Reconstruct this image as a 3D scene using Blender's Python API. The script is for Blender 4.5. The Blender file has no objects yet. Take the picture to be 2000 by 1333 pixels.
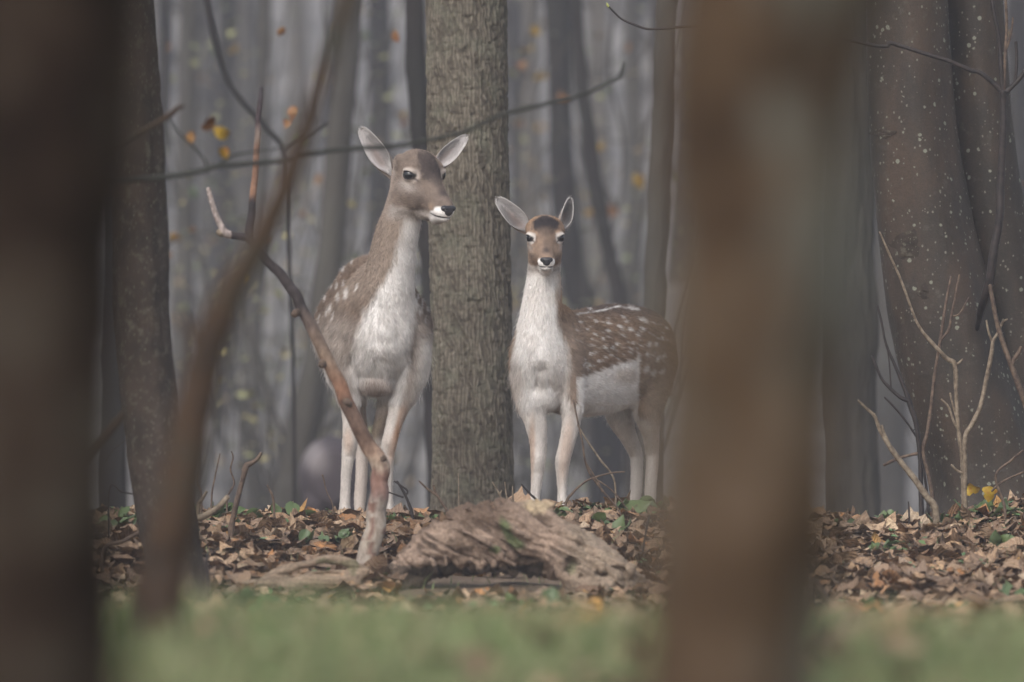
import bpy, math, random
import numpy as np
import openvdb as vdb
from mathutils import Vector, Matrix

# ------------------------------------------------------------------ camera, light, exposure
HAZE = 0.0019
SC = bpy.context.scene
COL = SC.collection
PXM = 16666.7            # photo pixels per metre at one metre (300 mm lens, 36 mm sensor, 2000 px)
CAMZ = 0.55
cam_d = bpy.data.cameras.new('camera'); cam = bpy.data.objects.new('camera', cam_d); COL.objects.link(cam)
cam.location = (0, 0, CAMZ); cam.rotation_euler = (math.radians(90), 0, 0)
cam_d.lens = 300; cam_d.sensor_width = 36; cam_d.clip_start = 0.1; cam_d.clip_end = 2000
cam_d.dof.use_dof = True; cam_d.dof.focus_distance = 27.0; cam_d.dof.aperture_fstop = 4.0
SC.camera = cam
W = bpy.data.worlds.new("World"); SC.world = W; W.use_nodes = True
wn = W.node_tree.nodes; wl = W.node_tree.links
bg = wn['Background']
sky = wn.new('ShaderNodeTexSky'); sky.sky_type = 'NISHITA'; sky.sun_disc = False
sky.sun_elevation = math.radians(42); sky.sun_rotation = math.radians(205)
sky.air_density = 1.0; sky.dust_density = 4.0; sky.ozone_density = 1.0
hs = wn.new('ShaderNodeHueSaturation'); hs.inputs['Saturation'].default_value = 0.45
wl.new(sky.outputs[0], hs.inputs['Color']); wl.new(hs.outputs[0], bg.inputs['Color'])
bg.inputs['Strength'].default_value = 0.15
sl = bpy.data.lights.new('sun', 'SUN'); sl.energy = 1.2; sl.angle = math.radians(40); sl.color = (1.0, 0.975, 0.94)
so = bpy.data.objects.new('sun', sl); COL.objects.link(so)
_sd = Vector((math.sin(math.radians(205)) * math.cos(math.radians(42)), math.cos(math.radians(205)) * math.cos(math.radians(42)), math.sin(math.radians(42))))
so.rotation_euler = _sd.to_track_quat('Z', 'Y').to_euler()
SC.view_settings.view_transform = 'Standard'; SC.view_settings.look = 'None'
SC.view_settings.exposure = 0.42; SC.view_settings.gamma = 1.0; SC.view_settings.use_curve_mapping = False
SC.render.engine = 'CYCLES'
SC.cycles.use_denoising = True
SC.cycles.max_bounces = 6; SC.cycles.diffuse_bounces = 3; SC.cycles.glossy_bounces = 2
SC.cycles.volume_bounces = 1; SC.cycles.transparent_max_bounces = 8
SC.cycles.sample_clamp_indirect = 4

# ------------------------------------------------------------------ helpers
def at(px, py, Y):
    return Vector(((px - 1000) * Y / PXM, Y, CAMZ + (666.5 - py) * Y / PXM))

def _hash(ix, iy, iz, seed):
    h = (ix * 374761393 + iy * 668265263 + iz * 2147483647 + seed * 974634777) & 0xffffffff
    h = ((h ^ (h >> 13)) * 1274126177) & 0xffffffff
    h = (h ^ (h >> 16)) & 0xffffffff
    h = (h * 2246822519) & 0xffffffff
    return ((h ^ (h >> 15)) & 0xffffff) / float(0xffffff) * 2 - 1

def vnoise(x, y, z=0.0, seed=0):
    x, y, z = np.broadcast_arrays(np.asarray(x, float), np.asarray(y, float), np.asarray(z, float))
    xi = np.floor(x).astype(np.int64); yi = np.floor(y).astype(np.int64); zi = np.floor(z).astype(np.int64)
    fx = x - xi; fy = y - yi; fz = z - zi
    fx = fx * fx * (3 - 2 * fx); fy = fy * fy * (3 - 2 * fy); fz = fz * fz * (3 - 2 * fz)
    r = 0
    for dx in (0, 1):
        wx = fx if dx else 1 - fx
        for dy in (0, 1):
            wy = fy if dy else 1 - fy
            for dz in (0, 1):
                wz = fz if dz else 1 - fz
                r = r + _hash(xi + dx, yi + dy, zi + dz, seed) * wx * wy * wz
    return r

def fbm(x, y, z=0.0, seed=0, oct=4):
    r = 0; a = 1.0; t = 0
    for o in range(oct):
        r = r + a * vnoise(np.asarray(x) * 2 ** o, np.asarray(y) * 2 ** o, np.asarray(z) * 2 ** o, seed + o * 17)
        t += a; a *= 0.5
    return r / t

def sstep(a, b, x):
    t = np.clip((x - a) / (b - a), 0, 1); return t * t * (3 - 2 * t)

def mesh_np(name, V, F, smooth=True, col=None, uv=None):
    """V (n,3), F (m,3|4) or list of index arrays -> mesh, optional point colours"""
    me = bpy.data.meshes.new(name)
    V = np.asarray(V, np.float32)
    groups = F if isinstance(F, list) else [F]
    groups = [np.asarray(g, np.int32) for g in groups if len(g)]
    loops = np.concatenate([g.ravel() for g in groups])
    tot = np.concatenate([np.full(len(g), g.shape[1], np.int32) for g in groups])
    start = np.concatenate([[0], np.cumsum(tot)[:-1]]).astype(np.int32)
    me.vertices.add(len(V)); me.vertices.foreach_set('co', V.ravel())
    me.loops.add(len(loops)); me.loops.foreach_set('vertex_index', loops)
    me.polygons.add(len(tot)); me.polygons.foreach_set('loop_start', start)
    me.polygons.foreach_set('use_smooth', np.full(len(tot), smooth))
    me.update(calc_edges=True)
    if col is not None:
        a = me.attributes.new('Col', 'FLOAT_COLOR', 'POINT')
        c = np.ones((len(V), 4), np.float32); c[:, :3] = col
        a.data.foreach_set('color', c.ravel())
    if uv is not None:
        l = me.uv_layers.new(name='UVMap')
        l.data.foreach_set('uv', np.asarray(uv, np.float32)[loops].ravel())
    me.validate()
    return me

def link(name, me, mat=None, parent=None, loc=None):
    o = bpy.data.objects.new(name, me); COL.objects.link(o)
    if mat is not None and not len(me.materials): me.materials.append(mat)
    if parent is not None: o.parent = parent
    if loc is not None: o.location = loc
    return o

def tag(o, label=None, cat=None, group=None, kind=None):
    if label: o['label'] = label
    if cat: o['category'] = cat
    if group: o['group'] = group
    if kind: o['kind'] = kind
    return o

def empty(name, loc, label=None, cat=None, group=None):
    o = bpy.data.objects.new(name, None); COL.objects.link(o); o.location = loc
    return tag(o, label, cat, group)

def catmull(P, n):
    P = np.asarray(P, float); k = len(P)
    t = np.linspace(0, k - 1, n); i = np.clip(t.astype(int), 0, k - 2); f = (t - i)[:, None]
    p0 = P[np.clip(i - 1, 0, k - 1)]; p1 = P[i]; p2 = P[i + 1]; p3 = P[np.clip(i + 2, 0, k - 1)]
    return 0.5 * ((2 * p1) + (-p0 + p2) * f + (2 * p0 - 5 * p1 + 4 * p2 - p3) * f ** 2 + (-p0 + 3 * p1 - 3 * p2 + p3) * f ** 3)

def tube(P, R, n=8, rough=0.0, seed=0, cap=True):
    """tube along points P (k,3) with radii R; returns V,F"""
    P = np.asarray(P, float); R = np.asarray(R, float); k = len(P)
    T = np.gradient(P, axis=0); T /= np.linalg.norm(T, axis=1)[:, None] + 1e-9
    ref = np.array([0.13, 1.0, 0.07]) if abs(T[:, 1]).mean() < .8 else np.array([1.0, 0, 0.1])
    U = np.cross(T, ref); U /= np.linalg.norm(U, axis=1)[:, None]; Wv = np.cross(T, U)
    a = np.linspace(0, 2 * math.pi, n, endpoint=False)
    ring = U[:, None, :] * np.cos(a)[None, :, None] + Wv[:, None, :] * np.sin(a)[None, :, None]
    RR = R[:, None] * np.ones(n)[None]
    if rough:
        q = ring * 1.3 + P[:, None, :] / (R.mean() * 4)
        RR = RR * (1 + rough * fbm(q[..., 0], q[..., 1], q[..., 2], seed, 3))
    V = (P[:, None, :] + ring * RR[..., None]).reshape(-1, 3)
    i = np.arange(k - 1)[:, None] * n; j = np.arange(n)[None]; j2 = (j + 1) % n
    F = np.stack([i + j, i + j2, i + n + j2, i + n + j], -1).reshape(-1, 4)
    Fs = [F]
    if cap:
        V = np.vstack([V, P[:1] - T[:1] * R[0] * .3, P[-1:] + T[-1:] * R[-1] * .5])
        c0 = len(V) - 2; c1 = c0 + 1; jj = np.arange(n)
        Fs.append(np.stack([np.full(n, c0), (jj + 1) % n, jj], -1))
        Fs.append(np.stack([np.full(n, c1), (k - 1) * n + jj, (k - 1) * n + (jj + 1) % n], -1))
    return V, Fs

class MB:
    """collects pieces into one mesh"""
    def __init__(s): s.V = []; s.Q = []; s.T = []; s.n = 0; s.C = []; s.UV = []
    def add(s, V, Fs, col=None, uv=None):
        if not isinstance(Fs, list): Fs = [Fs]
        for F in Fs:
            F = np.asarray(F)
            (s.Q if F.shape[1] == 4 else s.T).append(F + s.n)
        s.V.append(V); s.n += len(V)
        if col is not None:
            s.C.append(np.broadcast_to(np.asarray(col, float), (len(V), 3)))
        if uv is not None: s.UV.append(uv)
        return s
    def mesh(s, name, smooth=True):
        Fs = []
        if s.Q: Fs.append(np.concatenate(s.Q))
        if s.T: Fs.append(np.concatenate(s.T))
        return mesh_np(name, np.concatenate(s.V), Fs, smooth, np.concatenate(s.C) if s.C else None,
                       np.concatenate(s.UV) if s.UV else None)

# ------------------------------------------------------------------ materials
class Mat:
    def __init__(s, name, rough=0.8, spec=0.3):
        s.m = bpy.data.materials.new(name); s.m.use_nodes = True
        s.t = s.m.node_tree; s.b = s.t.nodes['Principled BSDF']
        s.b.inputs['Roughness'].default_value = rough
        s.b.inputs['Specular IOR Level'].default_value = spec
    def n(s, typ, **kw):
        x = s.t.nodes.new(typ)
        for k, v in kw.items():
            if k in x.inputs: x.inputs[k].default_value = v
            else: setattr(x, k, v)
        return x
    def l(s, a, b): s.t.links.new(a, b)
    def noise(s, scale, vec=None, detail=4, stretch=None, rough=0.6):
        x = s.n('ShaderNodeTexNoise'); x.inputs['Scale'].default_value = scale; x.inputs['Detail'].default_value = detail
        x.inputs['Roughness'].default_value = rough
        src = vec
        if src is None: src = s.coord()
        if stretch is not None:
            mp = s.n('ShaderNodeMapping'); mp.inputs['Scale'].default_value = stretch
            s.l(src, mp.inputs['Vector']); src = mp.outputs[0]
        s.l(src, x.inputs['Vector']); return x.outputs['Fac']
    def coord(s):
        if not hasattr(s, '_c'): s._c = s.n('ShaderNodeTexCoord').outputs['Object']
        return s._c
    def ramp(s, fac, stops):
        r = s.n('ShaderNodeValToRGB'); e = r.color_ramp.elements
        while len(e) < len(stops): e.new(0.5)
        for i, (p, c) in enumerate(stops):
            e[i].position = p; e[i].color = (*c, 1) if len(c) == 3 else c
        s.l(fac, r.inputs[0]); return r.outputs[0]
    def mix(s, fac, a, b, mode='MIX'):
        x = s.n('ShaderNodeMix'); x.data_type = 'RGBA'; x.blend_type = mode
        for v, k in ((fac, 0), (a, 6), (b, 7)):
            if hasattr(v, 'is_output'): s.l(v, x.inputs[k])
            elif isinstance(v, (int, float)): x.inputs[k].default_value = v
            else: x.inputs[k].default_value = (*v, 1)
        return x.outputs[2]
    def attr(s, name='Col'):
        return s.n('ShaderNodeAttribute', attribute_name=name).outputs['Color']
    def bump(s, h, dist=0.002, strength=1.0):
        b = s.n('ShaderNodeBump'); b.inputs['Distance'].default_value = dist; b.inputs['Strength'].default_value = strength
        s.l(h, b.inputs['Height']); s.l(b.outputs[0], s.b.inputs['Normal'])
    def color(s, c):
        if hasattr(c, 'is_output'): s.l(c, s.b.inputs['Base Color'])
        else: s.b.inputs['Base Color'].default_value = (*c, 1)
        return s

# ------------------------------------------------------------------ ground
_py = [-12, 9, 11, 12.6, 14, 15, 17, 20, 22, 23, 24, 24.6, 25.4, 26.2, 26.7, 27.2, 28.1, 28.8, 31, 36, 42, 50, 62, 80, 120, 180, 262]
_pz = [0, .01, .030, .042, .028, .0, -.065, -.13, -.175, -.205, -.20, -.165, -.10, -.038, -.022, -.042, -.047, -.12, -.36, -.66, -.80, -1.0, -1.1, -.2, 5.5, 16, 34]
_yy = np.linspace(-12, 262, 5481); _zz = np.interp(_yy, _py, _pz)
_k = np.exp(-np.linspace(-2, 2, 9) ** 2); _k /= _k.sum(); _zz = np.convolve(np.pad(_zz, 4, 'edge'), _k, 'valid')
def gz(x, y):
    x = np.asarray(x, float); y = np.asarray(y, float)
    z = np.interp(y, _yy, _zz)
    z = z + .032 * np.exp(-((x - .27) / .33) ** 2) * sstep(26.2, 27.1, y) * sstep(28.6, 28.1, y)
    litter = sstep(16, 18, y) * sstep(60, 34, y)
    hoof = 1 - .85 * sstep(27.0, 27.2, y) * sstep(28.5, 28.1, y)
    z = z + litter * hoof * (.045 * fbm(x * 1.6, y * 1.1, 0, 21, 3) + .016 * fbm(x * 6, y * 4, 0, 5, 2))
    z = z + .045 * sstep(1.3, 1.75, x) * sstep(24.5, 26.5, y) * sstep(31, 28.5, y) + .012 * sstep(-.6, -1.1, x) * sstep(25, 26.5, y) * sstep(29, 28, y)
    z = z + .035 * fbm(x * 1.7, y * .8, 0, 51, 2) * sstep(8, 10, y) * sstep(17, 14, y) + .02 * np.exp(-((x + .55) / .3) ** 2) * sstep(9, 11, y) * sstep(16, 14, y)
    z = z + sstep(40, 90, y) * 1.2 * fbm(x / 14, y / 18, 0, 33, 3)
    return z

def spaced(lo, a, b, hi, d, g):
    m = list(np.arange(a, b, d)); q = b; s = d
    while q < hi: m.append(q); s *= g; q += s
    m.append(hi); q = a; s = d; L = []
    while True:
        s *= g; q -= s
        if q <= lo: break
        L.append(q)
    return np.array([lo] + L[::-1] + m)
gx = spaced(-68, -2.4, 2.6, 68, .035, 1.09); gy = spaced(-11, 15.5, 29, 260, .04, 1.045)
XX, YY = np.meshgrid(gx, gy); nx = len(gx); ny = len(gy)
GV = np.stack([XX, YY, gz(XX, YY)], -1).reshape(-1, 3)
ii = (np.arange(ny - 1)[:, None] * nx + np.arange(nx - 1)[None]).ravel()
M_g = Mat('woodland_floor', .95, .1)
cc = M_g.coord()
n1 = M_g.noise(9, detail=6); n2 = M_g.noise(38, detail=5); n3 = M_g.noise(.5, detail=4)
soil = M_g.ramp(n2, [(.3, (.09, .065, .046)), (.5, (.15, .11, .08)), (.7, (.21, .16, .115))])
green = M_g.ramp(n1, [(.3, (.05, .075, .028)), (.6, (.12, .155, .065))])
sep = M_g.n('ShaderNodeSeparateXYZ'); M_g.l(cc, sep.inputs[0])
mr = M_g.n('ShaderNodeMapRange'); mr.inputs[1].default_value = 15.5; mr.inputs[2].default_value = 18.5; mr.inputs[3].default_value = 1; mr.inputs[4].default_value = 0
M_g.l(sep.outputs[1], mr.inputs[0])
mf = M_g.n('ShaderNodeMapRange'); mf.inputs[1].default_value = 38; mf.inputs[2].default_value = 60; M_g.l(sep.outputs[1], mf.inputs[0])
farc = M_g.ramp(n3, [(.35, (.10, .095, .09)), (.5, (.17, .16, .15)), (.65, (.24, .225, .21))])
M_g.color(M_g.mix(mr.outputs[0], M_g.mix(mf.outputs[0], soil, farc), green)); M_g.bump(n2, .01)
ground = link('ground', mesh_np('ground', GV, np.stack([ii, ii + 1, ii + nx + 1, ii + nx], -1)), M_g.m); tag(ground, kind='structure')

# ------------------------------------------------------------------ leaves
LEAFCOL = [(0.221, 0.140, 0.087), (0.286, 0.193, 0.129), (0.364, 0.262, 0.182), (0.156, 0.097, 0.063), (0.247, 0.137, 0.072), (0.325, 0.219, 0.140), (0.195, 0.131, 0.093), (0.312, 0.150, 0.059), (0.428, 0.330, 0.234), (0.260, 0.175, 0.117), (0.234, 0.163, 0.117), (0.390, 0.212, 0.059)]
LEAFP = np.array([12, 13, 9, 10, 8, 10, 10, 3, 5, 10, 9, 1.2]); LEAFP = LEAFP / LEAFP.sum()

def leaf_shape(kind, nt, ns, rng, L=1.0):
    t = np.linspace(0, 1, nt); s = np.linspace(-1, 1, ns)
    if kind == 'chestnut': w = .19 * np.sin(np.clip(t, 0.02, 1) ** .85 * math.pi) ** .75 * (1 + .10 * (np.arange(nt) % 2))
    elif kind == 'oak': w = .25 * np.sin(np.clip(t, .02, 1) ** 1.25 * math.pi) ** .7 * (1 + .34 * np.cos(t * 2 * math.pi * 3.6))
    elif kind == 'beech': w = .31 * np.sin(np.clip(t, .02, 1) ** .9 * math.pi) ** .8
    else: w = .36 * np.sin(np.clip(t, .02, 1) ** .7 * math.pi) ** .6 * (1 + .28 * np.cos(t * 2 * math.pi * 2.3 + 1))
    w[0] = w[-1] = .012
    bend = rng.uniform(-1.5, 2.0); fold = rng.uniform(-.6, 1.0); tw = rng.uniform(-1.1, 1.1)
    th = (t - .5) * bend; px = np.concatenate([[0], np.cumsum(np.cos(th[:-1]))]) / nt; pz = np.concatenate([[0], np.cumsum(np.sin(th[:-1]))]) / nt
    S = s[None] * w[:, None]; a = fold * np.abs(S) * 2.6 + tw * (t[:, None] - .5) * np.sign(S)
    X = px[:, None] * np.ones(ns)[None] - np.abs(S) * .25; Yv = S * np.cos(a); Z = np.abs(S) * np.sin(np.abs(a) * np.sign(fold + .01)) 
    Z = Z + rng.normal(0, .016, (nt, ns)) + .03 * np.sin(t * 13 + rng.uniform(0, 6))[:, None] * np.abs(s)[None]
    # rotate the cross-section offset with the bend
    X2 = X - Z * np.sin(th)[:, None]; Z2 = pz[:, None] + Z * np.cos(th)[:, None]
    V = np.stack([X2 - px.mean(), Yv, Z2 - pz.mean()], -1).reshape(-1, 3) * L
    i = np.arange(nt - 1)[:, None] * ns; j = np.arange(ns - 1)[None]
    F = np.stack([i + j, i + j + 1, i + ns + j + 1, i + ns + j], -1).reshape(-1, 4)
    uv = np.stack(np.broadcast_arrays(t[:, None], s[None] * .5 + .5), -1).reshape(-1, 2)
    return V, F, uv

def rotm(rng, n, tilt):
    out = []
    for _ in range(n):
        az = rng.uniform(0, 2 * math.pi); ax = rng.uniform(0, 2 * math.pi); tl = abs(rng.normal(0, tilt))
        c, s_ = math.cos(az), math.sin(az); Rz = np.array([[c, -s_, 0], [s_, c, 0], [0, 0, 1]])
        k = np.array([math.cos(ax), math.sin(ax), 0]); K = np.array([[0, -k[2], k[1]], [k[2], 0, -k[0]], [-k[1], k[0], 0]])
        out.append((np.eye(3) + math.sin(tl) * K + (1 - math.cos(tl)) * K @ K) @ Rz)
    return out

def leaf_material(name, base):
    M = Mat(name, .62, .28)
    uvn = M.n('ShaderNodeUVMap'); uvn.uv_map = 'UVMap'
    sp = M.n('ShaderNodeSeparateXYZ'); M.l(uvn.outputs[0], sp.inputs[0])
    # side veins slanting off the midrib
    ab = M.n('ShaderNodeMath', operation='ABSOLUTE'); su = M.n('ShaderNodeMath', operation='SUBTRACT'); su.inputs[1].default_value = .5
    M.l(sp.outputs[1], su.inputs[0]); M.l(su.outputs[0], ab.inputs[0])
    ma = M.n('ShaderNodeMath', operation='MULTIPLY_ADD'); ma.inputs[1].default_value = -.35; M.l(ab.outputs[0], ma.inputs[0]); M.l(sp.outputs[0], ma.inputs[2])
    mu = M.n('ShaderNodeMath', operation='MULTIPLY'); mu.inputs[1].default_value = 62; M.l(ma.outputs[0], mu.inputs[0])
    sn = M.n('ShaderNodeMath', operation='SINE'); M.l(mu.outputs[0], sn.inputs[0])
    pw = M.n('ShaderNodeMath', operation='MULTIPLY_ADD'); pw.inputs[1].default_value = .5; pw.inputs[2].default_value = .5; M.l(sn.outputs[0], pw.inputs[0])
    n = M.noise(60, detail=4)
    c = M.mix(M.ramp(pw.outputs[0], [(.72, (0, 0, 0)), (.95, (.32, .32, .32))]), base(M), (.36, .28, .2))
    c = M.mix(M.ramp(ab.outputs[0], [(.0, (.5, .5, .5)), (.045, (0, 0, 0))]), c, (.36, .29, .2))
    blot = M.ramp(n, [(.36, (.45, .42, .40)), (.58, (1.12, 1.12, 1.12))])
    c = M.mix(1.0, c, blot, 'MULTIPLY'); M.color(c)
    M.bump(sn.outputs[0], .0012, .7)
    return M
def _rand_leaf(M):
    oi = M.n('ShaderNodeObjectInfo')
    P = np.cumsum(LEAFP); r = M.n('ShaderNodeValToRGB'); e = r.color_ramp.elements; r.color_ramp.interpolation = 'CONSTANT'
    while len(e) < len(LEAFCOL): e.new(.5)
    for i, c in enumerate(LEAFCOL): e[i].position = 0 if i == 0 else P[i - 1]; e[i].color = (*c, 1)
    M.l(oi.outputs['Random'], r.inputs[0]); return r.outputs[0]
M_leaf1 = leaf_material('dead_leaf', _rand_leaf)
M_leafN = leaf_material('leaf_litter', lambda M: M.attr())
M_leafG = Mat('green_leaf', .42, .4)
_n = M_leafG.noise(30); _oi = M_leafG.n('ShaderNodeObjectInfo')
M_leafG.color(M_leafG.mix(_n, M_leafG.ramp(_oi.outputs['Random'], [(0, (.045, .075, .038)), (.5, (.065, .10, .035)), (1, (.09, .13, .035))]), (.10, .14, .06)))
M_leafY = Mat('yellow_leaf', .6, .3); _n = M_leafY.noise(25)
M_leafY.color(M_leafY.ramp(_n, [(.35, (0.252, 0.096, 0.018)), (.55, (0.33, 0.228, 0.018)), (.75, (0.21, 0.072, 0.018))]))
M_leafO = Mat('orange_leaf', .6, .3); _n = M_leafO.noise(25)
M_leafO.color(M_leafO.ramp(_n, [(.35, (0.18, 0.072, 0.03)), (.65, (0.228, 0.12, 0.036))]))

rngL = np.random.default_rng(44)
KINDS = ['chestnut', 'oak', 'beech', 'sycamore']
heroT = []
for k in range(14):
    V, F, uv = leaf_shape(KINDS[k % 4], 9, 5, rngL)
    me = mesh_np('leaf', V, F, True, uv=uv); me.materials.append(M_leaf1.m); heroT.append(me)
HOOF = [(-.54, 27.36), (-.395, 27.36), (-.5, 27.94), (-.416, 27.94), (.07, 27.32), (.16, 27.33), (.395, 27.86), (.446, 27.8)]
def scatter_leaf(i, x, y, size, lift, tilt):
    o = bpy.data.objects.new('leaf', heroT[i % 14]); COL.objects.link(o); o.parent = ground
    R = rotm(rngL, 1, tilt)[0]; o.rotation_euler = Matrix(R.tolist()).to_euler()
    o.scale = (size,) * 3; o.location = (x, y, float(gz(x, y)) + lift)
for i in range(300):
    y = 26.85 - 2.9 * rngL.random() ** 1.15; x = rngL.uniform(-.0625, .0625) * y
    if 1250 < 1000 + x * PXM / y < 1600: x = rngL.choice([-1, 1]) * rngL.uniform(.0, .9)
    if y > 27.0: y = 26.9
    if 760 < 1000 + x * PXM / y < 1250 and 23.6 < y < 25.05: x += .55
    sz = rngL.uniform(.08, .14); scatter_leaf(i, x, y, sz, .012 + .25 * sz * rngL.random(), .48)
# the rest of the litter, one mesh
lowT = [leaf_shape(KINDS[k % 4], 6, 3, rngL) for k in range(40)]
mb = MB()
yb = np.concatenate([rngL.uniform(24.0, 27.0, 11500), rngL.uniform(16.0, 24.0, 5200), rngL.uniform(27.0, 34, 3000), rngL.uniform(10.5, 16.5, 160)])
Rs = rotm(rngL, 600, .42)
for q, y in enumerate(yb):
    x = rngL.uniform(-1, 1) * (.0625 * y + .9)
    if q >= len(yb) - 160:
        x = rngL.normal(.25, .30) if rngL.random() < .6 else rngL.uniform(-.8, .8)
    sz = rngL.uniform(.045, .125)
    if y > 26.95 and min(math.hypot(x - hx, y - hy) for hx, hy in HOOF) < .05: sz *= .4
    pq = 1000 + x * PXM / y
    if 775 < pq < 1245 and (24.05 < y < 25.0 or (22 < y <= 24.05 and rngL.random() < .2)): continue
    V, F, uv = lowT[rngL.integers(40)]
    z = float(gz(x, y)) if False else None
    mb.V.append(((V * sz) @ Rs[rngL.integers(600)].T) + np.array([x, y, 0])); mb.Q.append(F + mb.n); mb.n += len(V); mb.UV.append(uv)
    c = np.array(LEAFCOL[rngL.choice(len(LEAFCOL), p=LEAFP)]) * rngL.uniform(.6, 1.35) * np.array([1.03, 1, .93]); mb.C.append(np.broadcast_to(c, (len(V), 3)))
xs = np.array([v.mean(0) for v in mb.V]); yb = xs[:, 1]; zs = gz(xs[:, 0], xs[:, 1]) + rngL.uniform(.002, .034, len(xs)) * np.where(yb > 27, .5, 1) + np.where(yb < 16.5, .03, 0)
for v, z in zip(mb.V, zs): v[:, 2] += z
lit = link('leaf_litter', mb.mesh('leaf_litter'), M_leafN.m, ground); tag(lit, kind='stuff')

# ------------------------------------------------------------------ foreground grass
def blades(n, yr, xr, hr, wid, cols, seed, name, thin=None):
    r = np.random.default_rng(seed); y = r.uniform(*yr, n); x = r.uniform(-1, 1, n) * xr(y)
    if thin:
        keep = r.random(n) < sstep(thin[1], thin[0], y + 1.3 * fbm(x * 2.2, y * .5, 0, 3, 2)); x, y = x[keep], y[keep]; n = len(x)
    dens = vnoise(x * 3, y * 1.3, 0, 8) + .8 * vnoise(x * 9, y * 3, 0, 18)
    h = r.uniform(*hr, n) * (1 + .35 * dens); a = r.uniform(0, 2 * math.pi, n); le = r.uniform(.1, .9, n) * h; la = r.uniform(0, 2 * math.pi, n)
    z = gz(x, y) - .004; w = wid * r.uniform(.6, 1.3, n)
    u = np.stack([np.cos(a), np.sin(a), 0 * a], 1); ld = np.stack([np.cos(la), np.sin(la), 0 * a], 1); B = np.stack([x, y, z], 1); up = np.array([0, 0, 1.])
    P = [B - u * w[:, None], B + u * w[:, None]]
    m = B + up * (h * .55)[:, None] + ld * (le * .3)[:, None]; P += [m - u * (w * .8)[:, None], m + u * (w * .8)[:, None]]
    P += [B + up * (h * .95)[:, None] + ld * le[:, None]]
    V = np.stack(P, 1).reshape(-1, 3); b = np.arange(n)[:, None] * 5
    Q = b + np.array([[0, 1, 3, 2]]); T = b + np.array([[2, 3, 4]])
    c = np.array(cols)[r.integers(len(cols), size=n)] * (1 + .2 * dens[:, None]) * r.uniform(.8, 1.2, (n, 1))
    return mesh_np(name, V, [Q, T], True, np.repeat(c, 5, 0))
M_grass = Mat('grass_blade', .55, .3); M_grass.color(M_grass.attr())
gm = blades(100000, (8.6, 19), lambda y: y * .062 + .5, (.025, .10), .0022, [(.145, .185, .078), (.18, .215, .10), (.11, .15, .062), (.24, .24, .135), (.20, .16, .09), (.135, .19, .07)], 5, 'grass', (10.8, 18.5))
tag(link('grass', gm, M_grass.m), 'soft green woodland grass filling the very front, out of focus', 'grass', kind='stuff')
gm = blades(2600, (16.5, 27.2), lambda y: y * .062 + .3, (.02, .07), .0016, [(.11, .17, .06), (.16, .20, .09), (.25, .22, .14)], 6, 'grass_tufts')
tag(link('grass_tufts', gm, M_grass.m, ground), kind='stuff')

# ------------------------------------------------------------------ trees
def bark_disp(style, th, z, R, seed):
    cx = np.cos(th) * R; cy = np.sin(th) * R
    if style == 'furrow':
        ph = th * 33 + 2.6 * vnoise(cx * 13, cy * 13, z * 6, seed) + 1.7 * vnoise(cx * 36, cy * 36, z * 21, seed + 1) + .5 * vnoise(cx * 80, cy * 80, z * 40, seed + 7)
        g = np.abs(np.sin(ph)) ** .8; g = g * sstep(.62, .30, np.abs(vnoise(cx * 55, cy * 55, z * 34 + ph * .25, seed + 13)) ** .8); n2 = fbm(cx * 90, cy * 90, z * 30, seed + 2, 2); g = g * (.7 + .3 * n2)
        d = .0048 * (g - 1) + .0025 * n2 - .003 * sstep(.3, .6, vnoise(cx * 50, cy * 50, z * 70, seed + 9))
        crack = vnoise(cx * 30, cy * 30, z * 60, seed + 5)
        d = d - .004 * sstep(.45, .7, crack)
        return d, g
    if style == 'speck':
        n = fbm(cx * 60, cy * 60, z * 22, seed, 3); n2 = vnoise(cx * 22, cy * 22, z * 5, seed + 3)
        return .0035 * n + .004 * n2, n
    if style == 'rough':
        n = fbm(cx * 30, cy * 30, z * 7, seed, 3); return .016 * n, n
    n = fbm(cx * 7, cy * 7, z * 2.5, seed, 3); n2 = fbm(cx * 60, cy * 60, z * 90, seed + 3, 2)
    return .005 * n + .0006 * n2, n

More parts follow.
